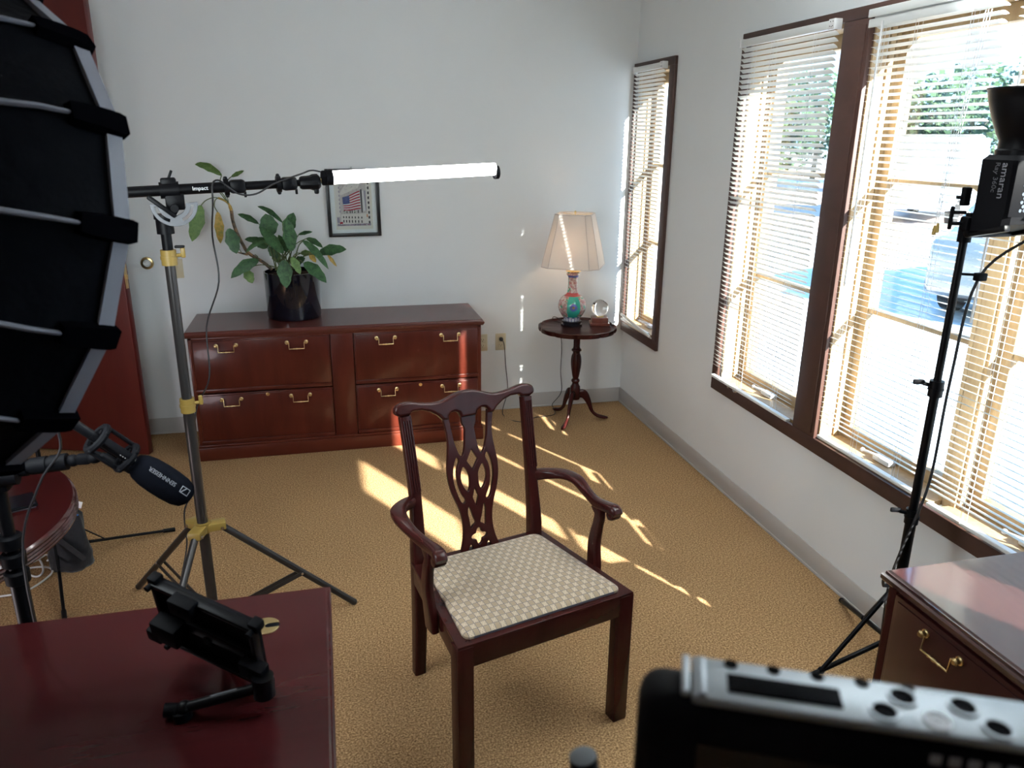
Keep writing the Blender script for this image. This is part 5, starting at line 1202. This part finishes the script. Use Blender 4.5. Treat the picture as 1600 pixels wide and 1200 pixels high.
for (ya, yb) in ((-3.90, -3.420), (-4.40, -3.91), (-4.92, -4.41)):
    for (za, zb) in ((0.40, 0.690), (0.09, 0.39)):
        mb = MB(); mb.bx(x0 + 0.014, x0 + 0.032, ya, yb, za, zb, 0.003); mb.bx(x0 + 0.010, x0 + 0.016, ya + 0.012, yb - 0.012, za + 0.012, zb - 0.012, 0.003); dr = wb(mb, 'drawer', rdb, rd)
        for hy in ((yb - 0.168,) if yb > -3.5 else (yb - 0.168, ya + 0.168)):
            mb = MB(); bail_pull(mb, (x0 + 0.010, hy, zb - 0.033), 0.104, (-1, 0, 0)); wb(mb, 'handle', brass, rd, label='brass bail handle', parent=dr)

# ------------------------------------------------------------------ right light stand and light head
QX, QY = -0.218, -3.000
qs = thing('light_stand', 'tall black light stand in front of the windows at right', 'light stand', (QX, QY, 0))
MB().cyl((0, 0, 0.16), (0, 0, 0.66), 0.0165, n=18).build('lower_pole', black, qs); MB().cyl((0, 0, 0.64), (0, 0, 1.08), 0.0135, n=18).build('middle_pole', black, qs); MB().cyl((0, 0, 1.06), (0, 0, 1.52), 0.0110, n=18).build('upper_pole', black, qs)
for z in (0.65, 1.072):
    mb = MB(); mb.cyl((0, 0, z - 0.028), (0, 0, z + 0.020), 0.0205, n=18); mb.cyl((0, 0, z - 0.008), (0, 0, z - 0.002), 0.0225, n=18); c_ = mb.build('collar', black, qs)
    d = V((-0.80, 0.30, 0.0)); mb = MB(); mb.cyl(d * 0.02 + V((0, 0, z + 0.006)), d * 0.045 + V((0, 0, z + 0.010)), 0.006, n=8); mb.box(d * 0.060 + V((0, 0, z + 0.014)), (0.034, 0.010, 0.016), M.Rotation(R(-20), 3, 'Z'), 0.005); mb.build('collar_knob', blackm, c_)
mb = MB(); mb.cyl((0, 0, 0.37), (0, 0, 0.42), 0.022, n=18); mb.cyl((-0.02, 0.01, 0.40), (-0.045, 0.02, 0.40), 0.014, n=12); mb.cyl((0, 0, 0.155), (0, 0, 0.20), 0.021, n=18); mb.build('hub', black, qs)
for f in (V((-0.033, -2.535, 0.012)), V((-0.724, -2.991, 0.012)), V((-0.045, -3.335, 0.012))):
    f = f - V((QX, QY, 0)); d = V((f.x, f.y, 0)).normalized(); t0 = d * 0.022 + V((0, 0, 0.185))
    lg = MB().cyl(t0, f, 0.0085, n=12).sphere(f, 0.011, 10).build('leg', black, qs)
    MB().cyl(d * 0.022 + V((0, 0, 0.385)), t0 * 0.55 + f * 0.45, 0.0075, n=10).build('brace', black, qs); MB().sphere(t0 * 0.55 + f * 0.45, 0.012, 10).build('joint', blackm, lg)
lh = thing('studio_light', 'black studio light head with bowl reflector on the right stand', 'studio light', (QX, QY, 1.50))
hx0, hy_far = -0.236, onx(1519, 300, -0.236).y; hy_near = onx(1581, 300, -0.236).y; hx1 = -0.070
hz0, hz1 = 1.532, 1.735
mb = MB(); rr = []
for (z, dx, dfar, dnear) in ((None, 0.0, 0.0, 0), (hz0 + 0.045, 0.0, 0.0, 0), (hz0 + 0.06, 0.004, 0.0, 0), (hz1 - 0.012, 0.0, 0.0, 0), (hz1, 0.010, -0.010, 0.010)):
    c8 = 0.014; X0, X1, Y0, Y1 = hx0 + dx, hx1 - dx, hy_near + dnear, hy_far + dfar
    q8 = [(X0 + c8, Y0), (X1 - c8, Y0), (X1, Y0 + c8), (X1, Y1 - c8), (X1 - c8, Y1), (X0 + c8, Y1), (X0, Y1 - c8), (X0, Y0 + c8)]
    rr.append([(a, b, z if z else hz0 - 0.008 + 0.038 * (hy_far - b) / (hy_far - hy_near)) for a, b in q8])
mb.rings(rr); body = wb(mb, 'light_body', blackm, lh)
# handle loop under the body: sloping bottom frame
mb = MB()
for X in (hx0 + 0.010, hx1 - 0.010):
    mb.bar((X, hy_far, hz0 + 0.05), (X, hy_far - 0.004, hz0 - 0.012), 0.018, 0.022, (1, 0, 0), 0.004); mb.bar((X, hy_far - 0.004, hz0 - 0.008), (X, hy_near, hz0 + 0.022), 0.018, 0.020, (1, 0, 0), 0.004)
mb.bar((hx0, hy_far - 0.006, hz0 - 0.008), (hx1, hy_far - 0.006, hz0 - 0.008), 0.020, 0.018, (0, 0, 1), 0.005); wb(mb, 'handle', black, lh)
mb = MB(); mb.bx(hx0 + 0.002, hx1 - 0.002, hy_near - 0.001, hy_near + 0.002, hz0 + 0.05, hz1 - 0.012, 0.001); wb(mb, 'side_panel', blackm, lh)
mb = MB(); 
for r_ in range(13):
    for c_ in range(9):
        xx = hx0 + 0.036 + c_ * 0.0125 + (0.00625 if r_ % 2 else 0); zz = hz0 + 0.066 + r_ * 0.0105
        if xx < hx1 - 0.016: mb.cyl((xx, hy_near - 0.0012, zz), (xx, hy_near - 0.0022, zz), 0.0048, n=6)
grm = principled('vent mesh', (0.05, 0.065, 0.085), 0.5)
wb(mb, 'vent_grille', grm, lh, None, 'hexagon vent holes')['kind'] = 'stuff'
ym = (hy_far + hy_near) / 2
tm = text_mesh('amaran', 0.031, greytext, 0.0003); tm.transform(M.Translation(-lh.location) @ axes((0, 0, -1), (0, -1, 0), (-1, 0, 0), (hx0 - 0.0006, hy_far + 0.73 * (hy_near - hy_far), 1.671))); link('lettering', tm, body, 'grey maker lettering running down')
tm = text_mesh('Ray 360c', 0.021, principled('dim lettering', (0.07, 0.07, 0.08), 0.6), 0.0003); tm.transform(M.Translation(-lh.location) @ axes((0, 0, -1), (0, -1, 0), (-1, 0, 0), (hx0 - 0.0006, hy_far + 0.53 * (hy_near - hy_far), 1.679))); link('lettering', tm, body, 'dim grey model lettering running down')
cxr, cyr = (hx0 + hx1) / 2 - 0.004, ym
mb = MB(); mb.lathe([(0.066, hz1 - 0.004), (0.068, hz1 + 0.012), (0.063, hz1 + 0.016), (0.063, hz1 + 0.036), (0.072, hz1 + 0.052), (0.090, hz1 + 0.095), (0.104, hz1 + 0.135), (0.110, hz1 + 0.160), (0.1125, hz1 + 0.162), (0.1125, hz1 + 0.166), (0.108, hz1 + 0.164), (0.100, hz1 + 0.132), (0.085, hz1 + 0.092), (0.060, hz1 + 0.050), (0.0, hz1 + 0.048)], 40, (cxr, cyr, 0)); wb(mb, 'reflector', black, lh)
mb = MB(); mb.cyl((cxr, cyr, hz1 + 0.049), (cxr, cyr, hz1 + 0.056), 0.03, n=20); wb(mb, 'led_source', principled('lit LED', (1, 1, 0.9), 0.5, emit=(1, 0.97, 0.93), estr=20), lh)
mb = MB(); mb.box((hx0 - 0.012, hy_far + 0.006, 1.625), (0.022, 0.018, 0.05), None, 0.004); mb.cyl((hx0 - 0.012, hy_far + 0.006, 1.622), (hx0 - 0.034, hy_far + 0.014, 1.622), 0.005, n=8); wb(mb, 'yoke_pad', blackm, lh)
mb = MB()
for z in (1.582, 1.552):
    p = V((hx0 - 0.004, hy_far + 0.004, z)); d = V((-0.9, 0.35, 0.0)).normalized(); mb.cyl(p, p + d * 0.032, 0.005, n=8); mb.bar(p + d * 0.036 + V((0, 0, -0.017)), p + d * 0.036 + V((0, 0, 0.017)), 0.012, 0.010, d, 0.004)
mb.box((hx0 + 0.004, hy_far + 0.0, 1.552), (0.03, 0.03, 0.04), None, 0.006); mb.cyl((QX, QY, 1.50), (QX, QY, 1.56), 0.018, n=14); wb(mb, 'yoke_knob', blackm, lh)
mb = MB(); mb.box((QX + 0.050, QY - 0.03, 1.405), (0.030, 0.022, 0.022), None, 0.003); mb.tube([(QX + 0.004, QY, 1.41), (QX + 0.05, QY - 0.03, 1.41)], 0.004, 6); wb(mb, 'power_clip', blackm, qs)
mb = MB(); pts = [V((hx1 - 0.03, hy_near + 0.02, 1.54)), V((QX + 0.045, QY - 0.03, 1.40)), V((QX + 0.030, QY - 0.016, 1.10)), V((QX + 0.024, QY - 0.020, 0.80)), V((QX - 0.010, QY - 0.028, 0.66)), V((QX - 0.030, QY - 0.01, 0.52)), V((QX - 0.030, QY + 0.01, 0.36)), V((QX - 0.03, QY - 0.03, 0.10)), V((QX + 0.05, QY - 0.12, 0.01))]
mb.tube(crom(pts, 6), 0.0045, 6); wb(mb, 'power_cable', cable_b, lh)
sp = bpy.data.lights.new('ray_light', 'SPOT'); sp.energy = 260; sp.spot_size = R(120); sp.spot_blend = 0.6; sp.color = (0.87, 0.955, 1.0); sp.shadow_soft_size = 0.03
spo = bpy.data.objects.new('ray_light', sp); col.objects.link(spo); spo.location = (cxr, cyr, hz1 + 0.07); spo.rotation_euler = (pi, 0, 0)

# low lamp at the left, whose light the open door and the credenza shade from the wall
fl_ = bpy.data.lights.new('floor_lamp_light', 'POINT'); fl_.energy = 18; fl_.color = (1.0, 0.92, 1.0); fl_.shadow_soft_size = 0.26
flo = bpy.data.objects.new('floor_lamp_light', fl_); col.objects.link(flo); flo.location = (-3.85, -3.1, 0.36)

# ------------------------------------------------------------------ foreground field monitor on a tripod
fx = V((0.9, -0.436, 0)).normalized(); fy = V((0.436, 0.9, 0)).normalized()
FO = V((-1.756, -4.428, 1.450))
fm_ = thing('field_monitor', 'blurred black camera monitor with grey metal top at the lower right', 'monitor', FO + fx * 0.12 + V((0, 0, -0.17)))
def FP(a, b, c): return FO + fx * a + fy * b + V((0, 0, c))
fr3 = M((fx, fy, V((0, 0, 1)))).transposed()
mb = MB(); mb.box(FP(0.115, -0.020, -0.088), (0.270, 0.046, 0.164), fr3, 0.016, 4); mbody = wb(mb, 'body', blackm, fm_)
mb = MB(); mb.box(FP(0.128, -0.021, -0.0015), (0.232, 0.040, 0.006), fr3, 0.002); tp_ = wb(mb, 'top_plate', chrome, fm_, label='grey metal top plate')
mb = MB()
mb.box(FP(0.066, -0.024, 0.0014), (0.066, 0.017, 0.003), fr3, 0.001); wb(mb, 'slot', darkslot, fm_, parent=tp_)  # raised dark box, the shade of a recess put into its colour
for k in range(2): mb = MB(); mb.box(FP(0.008 + 0.010 * k, -0.022, 0.0018), (0.005, 0.036, 0.004), fr3, 0.001); wb(mb, 'rib', chrome, fm_, parent=tp_)
for q in ((1382, 1112), (1410, 1090), (1505, 1105), (1560, 1140)):
    c = onz(*q, 1.4518); mb = MB(); mb.lathe([(0.0085, -0.0006), (0.0085, 0.0012), (0.0070, 0.0012), (0.0066, 0.0), (0.0, 0.0)], 24, c); mb2 = MB(); mb2.cyl(c, c + V((0, 0, 0.0006)), 0.0066, n=20); wb(mb2, 'threaded_hole', darkslot, fm_, parent=tp_); wb(mb, 'hole_rim', chrome, fm_, parent=tp_)
c = onz(1465, 1127, 1.4518); mb = MB(); mb.lathe([(0.0075, -0.0005), (0.0075, 0.0008), (0.0062, 0.0008), (0.0060, 0.0002), (0.0, 0.0002)], 24, c); mb.box(c + V((0, 0, 0.0005)), (0.005, 0.0016, 0.0006), M.Rotation(R(20), 3, 'Z')); wb(mb, 'emblem', principled('pale emblem', (0.7, 0.74, 0.8), 0.4), fm_, parent=tp_)
for k in range(5):
    mb = MB(); mb.cyl(FP(0.036 + k * 0.026, -0.0055, 0.001), FP(0.036 + k * 0.026, -0.0055, 0.0022), 0.0042, n=14); wb(mb, 'button', darkslot, fm_, parent=tp_)
mb = MB(); mb.box(FP(0.125, -0.0435, -0.092), (0.215, 0.002, 0.125), fr3, 0.0); wb(mb, 'screen', screen, fm_)
mb = MB()
for k in range(6): mb.box(FP(0.150 + k * 0.009, -0.0445, -0.0265), (0.006, 0.0012, 0.006), fr3, 0.0)
wb(mb, 'orange_print', principled('orange print', (0.55, 0.20, 0.03), 0.5), fm_, parent=mbody, label='blurred orange print')
mb = MB()
for k in range(5): mb.box(FP(0.148 + k * 0.010, -0.0436, -0.0145), (0.006, 0.0010, 0.006), fr3, 0.0)
wb(mb, 'grey_print', greytext, fm_, parent=mbody)
tpb = FO + fx * 0.12 + V((0, 0, -0.175))
tri = thing('tripod', 'black camera tripod carrying the foreground monitor', 'tripod', (tpb.x, tpb.y, 0))
hz = tpb.z
mb = MB(); mb.cyl((0, 0, hz - 0.10), (0, 0, hz), 0.035, n=20); mb.box((0, 0, hz - 0.004), (0.10, 0.06, 0.012), M.Rotation(R(-26), 3, 'Z'), 0.003); mb.cyl((0, 0, 0.55), (0, 0, hz - 0.10), 0.016, n=16); mb.build('head', blackm, tri)
for a in (30, 150, 270):
    d = V((math.cos(R(a)), math.sin(R(a)), 0)); MB().cyl(d * 0.03 + V((0, 0, hz - 0.14)), d * 0.42 + V((0, 0, 0.014)), 0.013, n=12).build('leg', black, tri)
g0 = atd(911, 1182, 0.60); g1 = V((tpb.x - 0.02, tpb.y + 0.02, hz - 0.07))
mb = MB(); dn = V((0.15, -0.1, -1)).normalized(); mb.cyl(g0, g0 + dn * 0.10, 0.0112, n=20); mb.tube([g0 + dn * 0.09, g0 + dn * 0.11 + (g1 - g0) * 0.2, g1], 0.006, 8); wb(mb, 'pan_handle', black, tri)
mb = MB(); mb.lathe([(0.0105, -0.0006), (0.0108, 0.0006), (0.009, 0.0014), (0.0, 0.0015)], 20, g0, -dn); wb(mb, 'handle_cap', principled('grey rubber', (0.09, 0.10, 0.11), 0.6), tri)
